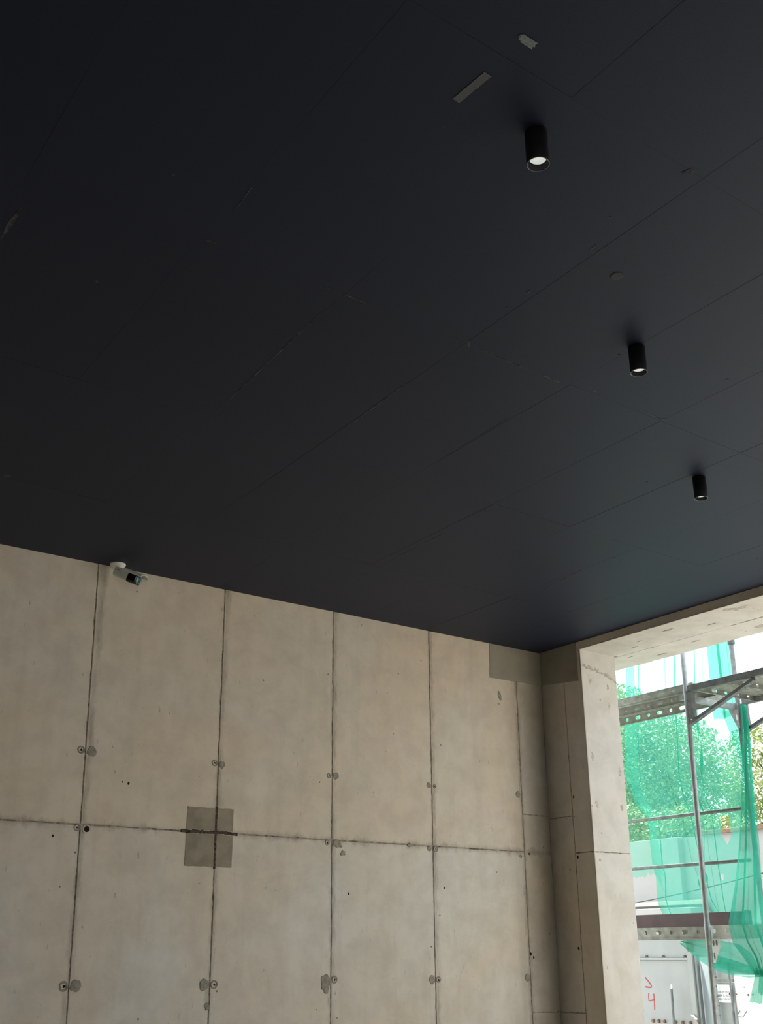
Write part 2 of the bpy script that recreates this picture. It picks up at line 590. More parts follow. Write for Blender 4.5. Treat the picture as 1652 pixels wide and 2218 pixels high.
# soffit, two pours with a cold joint and a ragged outer arris
panel(wall_right, 'panel', on_soffit, [(-0.0035, S_OPEN0 - 0.01), (0.462, S_OPEN0 - 0.01), (0.462, S_OPEN1 + 0.1), (-0.0035, S_OPEN1 + 0.1)], M['jamb'], gap=0.0035, amp=0.0015, step=0.04, straight=(3,))
panel(wall_right, 'panel', on_soffit, [(0.462, -0.4), (0.83, -0.4), (0.83, S_OPEN1 + 0.1), (0.462, S_OPEN1 + 0.1)], M['jamb'], gap=0.0025, amp=0.006, step=0.035, depth=0.05)


def flat_blob(parent, name, to3, cu, cv, ru, rv, mat, proud=0.004, rag=0.25, seg=18, rot=0.0):
    bm = B()
    ph = random.random() * 100
    ring0, ring1 = [], []
    for k in range(seg):
        a = 2 * math.pi * k / seg
        q = 1 + rag * noise.noise((math.cos(a) * 1.6 + ph, math.sin(a) * 1.6, ph))
        x, y = ru * q * math.cos(a), rv * q * math.sin(a)
        x, y = x * math.cos(rot) - y * math.sin(rot), x * math.sin(rot) + y * math.cos(rot)
        ring0.append(bm.verts.new(to3(cu + x, cv + y, 0.001)))
        ring1.append(bm.verts.new(to3(cu + x * .86, cv + y * .86, -proud)))
    for k in range(seg):
        bm.faces.new((ring0[k], ring0[(k + 1) % seg], ring1[(k + 1) % seg], ring1[k]))
    bm.faces.new(ring1)
    return obj(name, bm, mat, parent)


def tie_hole(parent, to3, cu, cv, r):
    """cone mark of a form tie: raised lip with a dark hole in it"""
    bm = B()
    seg = 18
    ph = random.random() * 50
    prof = [(1.25, 0.001), (1.1, -0.004), (0.8, -0.003), (0.62, 0.001)]
    rings = []
    for q, d in prof:
        rings.append([bm.verts.new(to3(cu + r * q * (1 + .12 * noise.noise((k * .7, ph, q))) * math.cos(2 * math.pi * k / seg), cv + r * q * math.sin(2 * math.pi * k / seg), d)) for k in range(seg)])
    for a, b in zip(rings, rings[1:]):
        for k in range(seg):
            bm.faces.new((a[k], a[(k + 1) % seg], b[(k + 1) % seg], b[k]))
    o = obj('tie_hole', bm, M['dab'], parent)
    flat_blob(parent, 'tie_core', to3, cu + r * .08, cv - r * .05, r * .42, r * .40, M['hole'], 0.0005, 0.8, 12)
    return o


# tie marks either side of the column joints (left mark, right mark)
for cu, cv, kind, r in (
        (-4.091, 2.729, 'h', .020), (-4.020, 2.724, 'd', .032), (-3.145, 2.731, 'h', .018), (-3.088, 2.725, 'd', .024),
        (-2.212, 2.724, 'h', .015), (-2.150, 2.727, 'd', .025), (-1.282, 2.727, 'd', .022), (-1.226, 2.724, 'h', .013),
        (-4.068, 1.371, 'h', .024), (-3.994, 1.371, 'd', .036), (-3.146, 1.360, 'd', .036), (-3.076, 1.360, 'h', .022),
        (-2.150, 1.372, 'h', .021), (-1.292, 1.356, 'd', .030), (-1.231, 1.355, 'h', .018), (-0.338, 1.351, 'd', .028),
        (-4.072, 2.262, 'h', .018), (-2.222, 2.262, 'h', .016), (-1.290, 2.262, 'd', .020), (-1.228, 2.262, 'h', .020),
        (-0.343, 2.728, 'd', .026), (-0.347, 2.245, 'h', .012)):
    if kind == 'h':
        tie_hole(wall_back, on_back, cu, cv, r)
    else:
        flat_blob(wall_back, 'mortar_dab', on_back, cu, cv, r, r * 1.05, M['dab'])
flat_blob(wall_back, 'mortar_dab', on_back, -2.226, 1.352, .040, .062, M['dab'], rag=.6)
flat_blob(wall_back, 'mortar_dab', on_back, -2.135, 2.252, .045, .028, M['dab'], rag=.7)
flat_blob(wall_back, 'mortar_dab', on_back, -2.085, 2.195, .022, .020, M['dab'], rag=.7)
flat_blob(wall_back, 'mortar_dab', on_back, -0.498, 3.520, .018, .042, M['dab'], rag=.3, rot=.25)
flat_blob(wall_back, 'mortar_dab', on_back, -3.118, 1.235, .020, .022, M['dab'], rag=.7)
flat_blob(wall_back, 'mortar_dab', on_back, -1.478, 2.278, .030, .014, M['dab'], rag=.6)
# open sleeve beside the first joint crossing
bm = B()
lathe(bm, [(.030, .0), (.028, -.003), (.019, -.003), (.018, .006)], 20, Matrix.Translation((-4.010, 0, 2.255)) @ Matrix.Rotation(math.radians(-90), 4, 'X'))
obj('sleeve_ring', bm, M['wall'], wall_back)
flat_blob(wall_back, 'sleeve_hole', on_back, -4.010, 2.255, .019, .019, M['hole'], .0012, .1, 16)
for cu, cv, r in ((-3.756, 2.55, .009), (-3.80, 2.556, .005), (-4.22, 2.205, .007), (-1.155, 1.985, .009), (-2.035, 1.925, .008), (-0.25, 2.268, .009), (-0.29, 1.52, .011), (-0.26, 1.495, .009)):
    flat_blob(wall_back, 'air_hole', on_back, cu, cv, r, r * 1.2, M['hole'], .0006, .4, 10)
for cu, cv, r in ((0.300, 2.700, .010), (0.30, 2.235, .012), (0.245, 1.56, .012)):
    flat_blob(wall_right, 'air_hole', on_street, cu, cv, r, r * 1.2, M['hole'], .0006, .4, 10)
# chipped spots on the reveal
for cu, cv, ru, rv in ((.10, 3.63, .018, .022), (.30, 3.60, .014, .03), (.30, 3.44, .012, .03), (.20, 3.48, .010, .014), (.36, 2.90, .02, .03), (.06, 3.0, .014, .03), (.07, 2.63, .02, .03), (.35, 2.62, .018, .025), (.05, 1.42, .007, .012), (.06, 2.20, .012, .014)):
    flat_blob(wall_right, 'chip', on_jamb, cu, cv, ru, rv, M['chip'], .001, .8, 18)
for cu, cv, ru, rv in ((.64, 1.95, .10, .16), (.15, 1.30, .014, .05), (.30, 1.62, .012, .04), (.22, .95, .008, .03), (.12, 2.0, .05, .10), (.60, 1.2, .010, .04), (.70, .75, .010, .05), (.33, .80, .008, .03), (.55, .55, .008, .04)):
    flat_blob(wall_right, 'chip', on_soffit, cu, cv, ru, rv, M['chip'] if ru > .03 else M['dab'], .001, 1.2, 20)
# ragged mortar edge below the lintel on the reveal
for k in range(26):
    u = .012 + .385 * k / 25
    flat_blob(wall_right, 'mortar_crumb', on_jamb, u, 3.752 - .085 * (u / .4) ** 1.5 + random.uniform(-.014, .014), random.uniform(.010, .026), random.uniform(.004, .013), M['chip'], .0015, .9, 14, random.uniform(-.8, .5))

# repair patches, kept clear of the joint lines that cross them
for (u0, u1) in ((-3.330, -3.120), (-3.110, -2.986)):
    for (v0, v1) in ((2.066, 2.268), (2.294, 2.437)):
        bm = B()
        uu = [Vector((u0, v0)), Vector((u1, v0)), Vector((u1, v1)), Vector((u0, v1))]
        ol = []
        for i in range(4):
            ol += edge_pts(uu[i], uu[(i + 1) % 4], .03, .0016)
        f0 = [bm.verts.new(on_back(p.x, p.y, .002)) for p in ol]
        f1 = [bm.verts.new(on_back(p.x, p.y, -.0035)) for p in ol]
        for i in range(len(ol)):
            bm.faces.new((f0[i], f0[(i + 1) % len(ol)], f1[(i + 1) % len(ol)], f1[i]))
        bm.faces.new(f1)
        obj('repair_patch', bm, M['patch'], wall_back)
# rough filled joint through the patch
bm = B()
for k in range(26):
    u = -3.36 + .40 * k / 25
    hexa_p = Vector((u, 0, 2.281 + random.uniform(-.003, .003)))
    w = random.uniform(.008, .0115)
    box(bm, u - .008, u + .009, -.0040 - random.uniform(0, .0008), .009, hexa_p.z - w, hexa_p.z + w)
for k in range(24):
    v = 2.064 + .375 * k / 23
    uc = -3.098 - .03 * v / HC + random.uniform(-.001, .001)
    w = random.uniform(.0065, .0085)
    box(bm, uc - w, uc + w, -.0040 - random.uniform(0, .0008), .009, v - .009, v + .009)
fill = obj('joint_fill', bm, M['patch_joint'], wall_back)
fill['kind'] = 'stuff'


def slab_on(parent, name, to3, pts, mat, proud=.004):
    ol = []
    for i in range(len(pts)):
        ol += edge_pts(pts[i], pts[(i + 1) % len(pts)], .04, .0012)
    bm = B()
    f0 = [bm.verts.new(to3(p.x, p.y, .002)) for p in ol]
    f1 = [bm.verts.new(to3(p.x, p.y, -proud)) for p in ol]
    for i in range(len(ol)):
        bm.faces.new((f0[i], f0[(i + 1) % len(ol)], f1[(i + 1) % len(ol)], f1[i]))
    bm.faces.new(f1)
    return obj(name, bm, mat, parent)


slab_on(wall_back, 'corner_patch', on_back, [(-.600, 3.657), (-.003, 3.667), (-.003, HC), (-.590, HC)], M['patch_corner'])
slab_on(wall_right, 'corner_patch', on_street, [(.003, 3.667), (.449, 3.625), (.449, HC), (.003, HC)], M['patch_corner'])

# ------------------------------------------------------------------ ceiling boards
SK = 0.065
LX, LY = 0.632, 1.29


def clip(poly, f):
    out = []
    for i in range(len(poly)):
        a, b = poly[i], poly[(i + 1) % len(poly)]
        fa, fb = f(a), f(b)
        if fa >= 0:
            out.append(a)
        if (fa >= 0) != (fb >= 0):
            out.append(a.lerp(b, fa / (fa - fb)))
    return out


def gx(k, y):
    return -4.69 + LX * k + SK * (y + 3.64)


for j in range(-6, 4):
    for i in range(-9, 9):
        y0, y1 = -3.64 + LY * j, -3.64 + LY * (j + 1)
        g = .0002
        poly = [Vector((gx(i, y0) + g, y0 + g)), Vector((gx(i + 1, y0) - g, y0 + g)), Vector((gx(i + 1, y1) - g, y1 - g)), Vector((gx(i, y1) + g, y1 - g))]
        poly = clip(poly, lambda p: -p.y + .004)
        poly = poly and clip(poly, lambda p: p.y - YR)
        poly = poly and clip(poly, lambda p: p.x - XL)
        poly = poly and clip(poly, lambda p: .004 - (p.x * N.x + p.y * N.y))
        if not poly or len(poly) < 3:
            continue
        drop = random.uniform(-.00025, .00025)
        tx, ty = random.gauss(0, .0005), random.gauss(0, .0004)
        c = sum(poly, Vector((0, 0))) / len(poly)
        bm = B()

        def zz(p):
            return HC + drop + (p.x - c.x) * tx + (p.y - c.y) * ty
        lo = [bm.verts.new((p.x + math.copysign(.0006, c.x - p.x), p.y + math.copysign(.0006, c.y - p.y), zz(p))) for p in poly]
        md = [bm.verts.new((p.x, p.y, zz(p) + .0003)) for p in poly]
        hi = [bm.verts.new((p.x, p.y, HC + .014)) for p in poly]
        n = len(poly)
        for q in range(n):
            w = (q + 1) % n
            bm.faces.new((lo[q], lo[w], md[w], md[q]))
            bm.faces.new((md[q], md[w], hi[w], hi[q]))
        bm.faces.new(lo)
        obj('board', bm, M['ceiling'], ceiling)

# paint rubbed through along some of the joints
for (a, b, w) in (((-4.689, -3.488), (-4.579, -2.417), .007), ((-4.034, -3.203), (-3.989, -2.731), .009), ((-4.691, -3.635), (-4.577, -3.633), .008),
                  ((-4.803, -3.63), (-4.691, -3.636), .004), ((-3.984, -3.633), (-3.687, -3.626), .006), ((-5.297, -3.628), (-5.256, -3.631), .010),
                  ((-5.325, -3.986), (-5.304, -3.827), .006), ((-2.699, -2.343), (-2.654, -2.051), .006), ((-2.627, -1.805), (-2.555, -1.025), .005),
                  ((-5.894, -3.181), (-5.904, -3.41), .018), ((-3.607, -3.629), (-3.469, -3.623), .007), ((-3.326, -3.674), (-3.222, -3.637), .006),
                  ((-2.936, -3.66), (-2.794, -3.651), .009), ((-3.417, -3.219), (-3.35, -2.619), .003), ((-1.769, -2.354), (-1.616, -2.351), .005),
                  ((-1.407, -1.819), (-1.302, -1.341), .005), ((-4.223, -4.904), (-4.212, -4.942), .016), ((-4.147, -4.455), (-4.135, -4.41), .010),
                  ((-2.72, -2.36), (-2.66, -2.335), .012), ((-4.06, -3.66), (-4.02, -3.61), .010)):
    a, b = Vector(a), Vector(b)
    d = (b - a).normalized()
    pr = Vector((-d.y, d.x))
    n = max(3, int((b - a).length / .02))
    bm = B()
    lft, rgt, l2, r2 = [], [], [], []
    for i in range(n + 1):
        t = i / n
        p = a.lerp(b, t)
        h = w * .5 * (.35 + .65 * math.sin(math.pi * min(1, max(0, t)))) * random.uniform(.55, 1.1)
        for lst, sgn, z in ((lft, 1, HC - .0010), (rgt, -1, HC - .0010), (l2, 1, HC + .001), (r2, -1, HC + .001)):
            lst.append(bm.verts.new((p.x + pr.x * h * sgn, p.y + pr.y * h * sgn, z)))
    for i in range(n):
        bm.faces.new((lft[i], lft[i + 1], rgt[i + 1], rgt[i]))
        bm.faces.new((lft[i], lft[i + 1], l2[i + 1], l2[i]))
        bm.faces.new((rgt[i], rgt[i + 1], r2[i + 1], r2[i]))
    obj('joint_filler', bm, M['streak'], ceiling)


def on_ceil(u, v, d):
    return Vector((u, v, HC + d))


for (u, v, r) in ((-4.122, -4.082, .012), (-4.108, -3.944, .006), (-3.459, -3.958, .006), (-2.251, -3.092, .006), (-2.39, -2.332, .006), (-1.419, -2.119, .007), (-0.639, -2.669, .006), (-5.567, -3.885, .008), (-5.502, -3.138, .008), (-5.102, -1.085, .028), (-2.886, -4.097, .010), (-.576, -.259, .014), (-5.0, -4.60, .004), (-3.2, -3.2, .006), (-4.2, -4.93, .012), (-2.8, -3.66, .012), (-4.23, -4.6, .004), (-3.0, -1.6, .008)):
    flat_blob(ceiling, 'filler_spot', on_ceil, u, v, r, r * .6, M['smudge'], .002, .8, 10, random.random() * 3)
bm = B()
lathe(bm, [(0, -.004), (.020, -.004), (.024, -.002), (.024, .003)], 28, Matrix.Translation((-3.932, -4.364, HC)))
obj('cover_disc', bm, M['smudge'], ceiling)

# scraps of joint tape stuck to the boards
tape = thing('joint_tape', 'long grey strip of joint tape stuck on the black ceiling', 'tape', (-5.046, -4.782, HC))
bm = B()
a, b, pr = Vector((0.000, 0.070)), Vector((0.003, -0.071)), Vector((.0142, .001))
n = 26
top, bot = [], []
for i in range(n + 1):
    p = a.lerp(b, i / n)
    j1, j2 = random.uniform(-.0012, .0012), random.uniform(-.0012, .0012)
    ang_shift = (b - a) * 0
    top.append([bm.verts.new((p.x - pr.x + j1, p.y - pr.y, z)) for z in (-.0008, -.0022)])
    bot.append([bm.verts.new((p.x + pr.x + j2, p.y + pr.y, z)) for z in (-.0008, -.0022)])
for i in range(n):
    bm.faces.new((top[i][1], top[i + 1][1], bot[i + 1][1], bot[i][1]))
    bm.faces.new((top[i][0], top[i + 1][0], top[i + 1][1], top[i][1]))
    bm.faces.new((bot[i][0], bot[i + 1][0], bot[i + 1][1], bot[i][1]))
obj('strip', bm, M['tape'], tape)

tape2 = thing('mesh_tape', 'short pale green scrap of fibre mesh tape on the black ceiling', 'tape', (-5.040, -5.013, HC))
bm = B()
for k in range(8):        # long threads
    y = -.012 + .0034 * k
    x0 = -.032 + random.uniform(0, .008) + (0.012 if k > 5 else 0)
    box(bm, x0, .029 + random.uniform(-.004, .003), y - .0009, y + .0009, -.0022, -.0006)
for k in range(15):       # cross threads
    x = -.026 + .0037 * k
    box(bm, x - .0009, x + .0009, -.013, .0125 - (0.004 if k < 3 else 0), -.0026, -.0010)
obj('threads', bm, M['tape_green'], tape2)
bm = B()
box(bm, -.034, -.014, -.010, .004, -.0016, -.0004)
obj('backing', bm, M['tape'], tape2)

# ------------------------------------------------------------------ ceiling spotlights
def spotlight(loc, label, tilt):
    t = thing('ceiling_spotlight', label, 'spotlight', loc, 'black cylinder spotlights on the ceiling')
    L, R = .126, .0355
    bm = B()
    lathe(bm, [(0, 0.001), (.026, 0.001), (.026, -.004), (R, -.006), (R, -L + .002), (R - .0006, -L), (R - .0030, -L), (R - .0034, -L + .003), (R - .0036, -.070), (0, -.070)], 40)
    obj('body', bm, M['lamp_black'], t, True)
    bm = B()
    lathe(bm, [(R - .0004, -L + .0010), (R + .0004, -L - .0004), (R - .0010, -L - .0012), (R - .0024, -L - .0004), (R - .0022, -L + .0012)], 40, closed=True)
    obj('rim', bm, M['lamp_rim'], t, True)
    mt = Matrix.Translation((0, 0, -L + .020)) @ Matrix.Rotation(tilt, 4, 'X')
    bm = B()
    lathe(bm, [(0, .030), (.012, .030), (.019, .012), (.0265, .002), (.0265, -.001), (.0248, -.003), (.0225, -.001)], 36, mt)
    bulb = obj('bulb', bm, M['bulb'], t, True)
    bm = B()
    lathe(bm, [(.0227, -.0012), (.018, -.0030), (.010, -.0042), (0, -.0046)], 36, mt)
    obj('bulb_lens', bm, M['bulb'], bulb, True)
    return t


spotlight((-4.754, -4.758, HC), 'black cylinder spotlight nearest the joint tape on the ceiling', math.radians(6))
spotlight((-3.453, -4.050, HC), 'black cylinder spotlight midway along the ceiling row', math.radians(3))
spotlight((-2.075, -3.308, HC), 'black cylinder spotlight nearest the street opening', math.radians(0))

# ------------------------------------------------------------------ security camera
cc = thing('security_camera', 'white bullet security camera hung under the ceiling at the concrete wall', 'camera', (-3.984, -0.075, HC))
bm = B()
lathe(bm, [(0, 0.0), (.050, 0.0), (.052, -.004), (.051, -.011), (.045, -.017), (0, -.018)], 36)
obj('mount_base', bm, M['white'], cc, True)
bm = B()
lathe(bm, [(.046, -.023), (.049, -.020), (.049, -.016), (.046, -.016)], 36)
rear_p, front_p = Vector((-3.992, -.100, 3.886)), Vector((-3.904, -.238, 3.812))
base_p = Vector((-3.984, -0.075, HC))
bm = B()
tube(bm, [Vector((0, 0, -.02)), Vector((0.004, -.014, -.045)), (rear_p - base_p) + (front_p - rear_p) * .18], [.020, .019, .018], 16)
obj('bracket_arm', bm, M['white'], cc, True)
ax = (front_p - rear_p).normalized()
sx = ax.cross(Vector((0, 0, 1))).normalized()     # to the side
uy = sx.cross(ax).normalized()                    # camera's own up
BL = (front_p - rear_p).length


def bl(a, s, u):
    return (rear_p - base_p) + ax * a + sx * s + uy * u


def loft(bm, secs, capf=True, capb=True):
    rings = [[bm.verts.new(p) for p in s] for s in secs]
    n = len(rings[0])
    for a, b in zip(rings, rings[1:]):
        for k in range(n):
            bm.faces.new((a[k], a[(k + 1) % n], b[(k + 1) % n], b[k]))
    if capb:
        bm.faces.new(rings[0][::-1])
    if capf:
        bm.faces.new(rings[-1])
    return rings


def sect(a, w, h, du=0.0, k=.32):
    """rounded rectangle section"""
    out = []
    for cx_, cy_, st in ((1, 1, 0), (-1, 1, 90), (-1, -1, 180), (1, -1, 270)):
        rr = min(w, h) * k
        for q in range(5):
            t = math.radians(st + 90 * q / 4)
            out.append(bl(a, cx_ * (w / 2 - rr) + rr * math.cos(t), du + cy_ * (h / 2 - rr) + rr * math.sin(t)))
    return out


bm = B()
loft(bm, [sect(-.012, .056, .050, 0, .2), sect(-.004, .068, .062, 0, .2), sect(BL * .62, .074, .070, 0, .2)])
body = obj('housing', bm, M['cctv_grey'], cc, False)
bm = B()
loft(bm, [sect(BL * .05, .0715, .002, .012), sect(BL * .22, .0725, .002, .012)])
obj('brand_bar', bm, M['black'], body)
bm = B()
loft(bm, [sect(BL * .61, .070, .066, 0, .2), sect(BL * .64, .079, .076, 0, .2), sect(BL * .98, .070, .068, -.002, .25), sect(BL, .064, .062, -.002, .25)])
head = obj('front_cap', bm, M['black'], cc)
bm = B()
lathe(bm, [(.021, 0), (.023, .004), (.029, .005), (.030, .001), (.029, -.002)], 28, Matrix.Translation(bl(BL, 0, -.002)) @ ax.to_track_quat('Z', 'Y').to_matrix().to_4x4())
obj('lens_ring', bm, M['lens_ring'], head, True)
bm = B()
lathe(bm, [(.022, .001), (.016, .004), (.008, .006), (0, .0065)], 24, Matrix.Translation(bl(BL, 0, -.002)) @ ax.to_track_quat('Z', 'Y').to_matrix().to_4x4())
obj('lens', bm, M['lens'], head, True)
bm = B()
secs = []
for a in (BL * .30, BL * 1.22):
    o_, i_ = [], []
    for q in range(11):
        t = math.radians(180 * q / 10)
        o_.append(bl(a, .044 * math.cos(t), .020 + .024 * math.sin(t)))
        i_.append(bl(a, .0415 * math.cos(t), .019 + .0215 * math.sin(t)))
    secs.append(o_ + i_[::-1])
loft(bm, secs)
obj('sun_shield', bm, M['white'], cc)

# ------------------------------------------------------------------ street side: ground
bm = B(); nbox(bm, -40, 34, -26, 40, -0.30, -0.02)
ground = tag(obj('ground', bm, M['ground']), 'pale paved ground outside the opening', kind='structure')

# ------------------------------------------------------------------ scaffolding
ROW1, ROW2 = 1.2, 2.03


def tube_thing(name, label, pts, r, mat, group=None, cat='scaffold', extra=None):
    p0 = Vector(pts[0])
    t = thing(name, label, cat, p0, group)
    bm = B()
    tube(bm, [Vector(p) - p0 for p in pts], r, 16)
    obj('tube', bm, mat, t, True)
    for k, (q, l, rr) in enumerate(extra or ()):
        q = Vector(q) - p0
        bm = B()
        lathe(bm, [(r, -l / 2), (rr, -l / 2 + .002), (rr, l / 2 - .002), (r, l / 2)], 16, Matrix.Translation(q))
        obj('collar', bm, mat, t, True)
    return t


def lean1(z):
    return .505 + .0205 * (z - .99)


t = tube_thing('scaffold_standard', 'near upright scaffold tube standing in front of the green net', [nsz(ROW1, lean1(-.02), -.02), nsz(ROW1, lean1(1.70), 1.70), nsz(ROW1, lean1(5.6), 5.6)], .0225, M['steel'], 'upright scaffold tubes',
               extra=[(nsz(ROW1, lean1(1.66), 1.66), .16, .0255)])
t2 = tube_thing('scaffold_standard', 'far upright scaffold tube beside the gathered net', [nsz(ROW2, .44, -.02), nsz(ROW2, .455, 3.0), nsz(ROW2, .475, 5.6)], .0225, M['steel_dark'], 'upright scaffold tubes',
                extra=[(nsz(ROW2, .468, 4.27), .09, .034)])
t3 = tube_thing('scaffold_standard', 'scaffold tube standing beyond the pillar', [nsz(ROW1, -2.05, -.02), nsz(ROW1, -2.05, 5.6)], .0225, M['steel_dark'], 'upright scaffold tubes')
t4 = tube_thing('scaffold_standard', 'outer scaffold tube hidden beyond the pillar', [nsz(ROW2, -2.05, -.02), nsz(ROW2, -2.05, 5.6)], .0225, M['steel_dark'], 'upright scaffold tubes')
tube_thing('guard_rail', 'upper horizontal guard rail tube crossing the green net', [nsz(1.97, -2.15, 2.731), nsz(1.97, .43, 2.717)], .0165, M['steel_dark'], 'scaffold guard rails')
tube_thing('guard_rail', 'lower horizontal guard rail tube crossing the green net', [nsz(1.97, -2.15, 2.284), nsz(1.97, .43, 2.274)], .0165, M['steel_dark'], 'scaffold guard rails')


def holed_strip(bm, P, length, z0, z1, th, pitch=.1375, start=.06, r=.0185, zc=None):
    """upright steel strip with round and long holes in turn. P(a, d, z) maps along, through, up"""
    zc = zc if zc is not None else (z0 + z1) / 2
    cells = []
    a = 0.0
    k = 0
    n = int(length / pitch)
    pw = length / n
    for i in range(n):
        ext = .017 if i % 2 else 0.0
        cells.append((i * pw, (i + 1) * pw, ext))
    seg = 16
    for (a0, a1, ext) in cells:
        c = (a0 + a1) / 2
        loop, outer = [], []
        for q in range(seg):
            t = 2 * math.pi * (q + .5) / seg
            x = r * math.cos(t) + math.copysign(ext, math.cos(t))
            y = r * .95 * math.sin(t)
            loop.append((c + x, zc + y))
            # matching point on the cell's border
            dx, dy = math.cos(t), math.sin(t)
            hx = (a1 - a0) / 2
            hy = (z1 - zc) if dy > 0 else (zc - z0)
            m_ = max(abs(dx), abs(dy))
            outer.append((c + hx * max(-1, min(1, dx / m_)), zc + hy * max(-1, min(1, dy / m_))))
        # corners exactly
        for q in range(seg):
            t = 2 * math.pi * (q + .5) / seg
        for d in (0, th):
            vi = [bm.verts.new(P(x, d, y)) for x, y in loop]
            vo = [bm.verts.new(P(x, d, y)) for x, y in outer]
            for q in range(seg):
                w = (q + 1) % seg
                bm.faces.new((vo[q], vo[w], vi[w], vi[q]))
            # corner triangles
            for q in range(seg):
                w = (q + 1) % seg
                if abs(outer[q][0] - outer[w][0]) > 1e-6 and abs(outer[q][1] - outer[w][1]) > 1e-6:
                    cx_ = a1 if outer[q][0] + outer[w][0] > 2 * c else a0
                    cz_ = z1 if outer[q][1] + outer[w][1] > 2 * zc else z0
                    bm.faces.new((vo[q], bm.verts.new(P(cx_, d, cz_)), vo[w]))
            if d == 0:
                keep = vi
            else:
                for q in range(seg):
                    w = (q + 1) % seg
                    bm.faces.new((keep[q], keep[w], vi[w], vi[q]))


def plank(label, P, length, width, z_top, lip, mat, group, name='scaffold_plank', root=None):
    """steel deck board: top plate, two holed side lips with returned edges. P(a, b, z): along, across, up"""
    o = P(0, 0, z_top)
    t = thing(name, label, 'scaffold plank', o, group)

    def Q(a, b, z):
        return P(a, b, z) - o
    bm = B()
    hexa(bm, [Q(0, 0, z_top - .002), Q(length, 0, z_top - .002), Q(length, width, z_top - .002), Q(0, width, z_top - .002),
              Q(0, 0, z_top), Q(length, 0, z_top), Q(length, width, z_top), Q(0, width, z_top)])
    for k in range(1, 4):   # pressed ribs along the plate
        b = width * k / 4
        hexa(bm, [Q(0, b - .012, z_top - .008), Q(length, b - .012, z_top - .008), Q(length, b + .012, z_top - .008), Q(0, b + .012, z_top - .008),
                  Q(0, b - .018, z_top - .001), Q(length, b - .018, z_top - .001), Q(length, b + .018, z_top - .001), Q(0, b + .018, z_top - .001)])
    obj('deck_plate', bm, mat, t)
    for b in (0.0, width - .002):
        bm = B()
        holed_strip(bm, lambda a, d, z: Q(a, b + d, z), length, z_top - lip, z_top, .002, zc=z_top - lip * .42)
        o2 = obj('side_lip', bm, mat, t)
        bm = B()
        inw = 1 if b == 0 else -1
        for zz0, zz1, d0 in ((z_top - lip - .006, z_top - lip, .010), (z_top - .004, z_top + .003, .003), (z_top - lip + .010, z_top - lip + .013, .004)):
            p0, p1 = (b - d0 * .5, b + d0) if inw > 0 else (b - d0 + .002, b + .002 + d0 * .5)
            hexa(bm, [Q(0, p0, zz0), Q(length, p0, zz0), Q(length, p1, zz0), Q(0, p1, zz0), Q(0, p0, zz1), Q(length, p0, zz1), Q(length, p1, zz1), Q(0, p1, zz1)])
        obj('lip_edge', bm, mat, o2)
    for a in (0.0, length - .004):
        bm = B()
        hexa(bm, [Q(a, 0, z_top - lip), Q(a + .004, 0, z_top - lip), Q(a + .004, width, z_top - lip), Q(a, width, z_top - lip), Q(a, 0, z_top), Q(a + .004, 0, z_top), Q(a + .004, width, z_top), Q(a, width, z_top)])
        obj('end_plate', bm, mat, t)
    return t


DECK = 'steel planks of the scaffold decks'
plank('galvanised steel plank of the upper deck, on the side nearest the room', lambda a, b, z: nsz(1.24 + b, -2.0 + a, z), 2.60, .315, 3.734, .072, M['steel_olive'], DECK)
plank('galvanised steel plank of the upper deck, on the side of the net', lambda a, b, z: nsz(1.575 + b, -2.0 + a, z), 2.42, .320, 3.730, .072, M['steel_olive'], DECK)
plank('galvanised steel plank of the lower deck with holed edge below the toe board', lambda a, b, z: nsz(1.24 + b, -2.0 + a, z), 2.46, .315, 1.718, .086, M['steel_olive'], DECK)
plank('steel plank of the lower deck against the toe board', lambda a, b, z: nsz(1.575 + b, -2.0 + a, z), 2.40, .315, 1.718, .086, M['steel_olive'], DECK)
# pale plank end lying right of the near tube
plank('pale clean steel plank lying past the near upright tube', lambda a, b, z: nsz(1.24 + b, .475 + a, z), 1.2, .25, 1.724, .094, M['steel_pale'], DECK)

tb = thing('toe_board', 'dark red brown toe board along the lower scaffold deck', 'toe board', nsz(1.95, -2.2, 1.716))
bm = B()
p0 = nsz(1.95, -2.2, 1.716)
hexa(bm, [nsz(*q) - p0 for q in ((1.94, -2.2, 1.716), (1.965, -2.2, 1.716), (1.965, .38, 1.716), (1.94, .38, 1.716), (1.94, -2.2, 1.853), (1.965, -2.2, 1.853), (1.965, .38, 1.853), (1.94, .38, 1.853))])
bevel(bm, .002)
obj('board', bm, M['toe'], tb)
for s in (-1.4, .33):
    bm = B()
    hexa(bm, [nsz(*q) - p0 for q in ((1.936, s, 1.70), (1.969, s, 1.70), (1.969, s + .04, 1.70), (1.936, s + .04, 1.70), (1.936, s, 1.860), (1.969, s, 1.860), (1.969, s + .04, 1.860), (1.936, s + .04, 1.860))])
    obj('clip', bm, M['steel_dark'], tb)

# transoms between the rows
for (s, z, lab) in ((.47, 3.628, 'cross bar under the upper deck between the two upright tubes'), (-1.9, 1.598, 'cross bar under the lower deck beyond the pillar'), (-1.95, 3.628, 'cross bar under the upper deck beyond the pillar')):
    tt = thing('transom', lab, 'scaffold', nsz(ROW1, s, z), 'scaffold cross bars')
    bm = B()
    o = nsz(ROW1, s, z)
    beam(bm, nsz(ROW1 + .03, s, z) - o, nsz(ROW2 - .025, s - .03, z) - o, .045, .05)
    obj('bar', bm, M['steel'], tt)


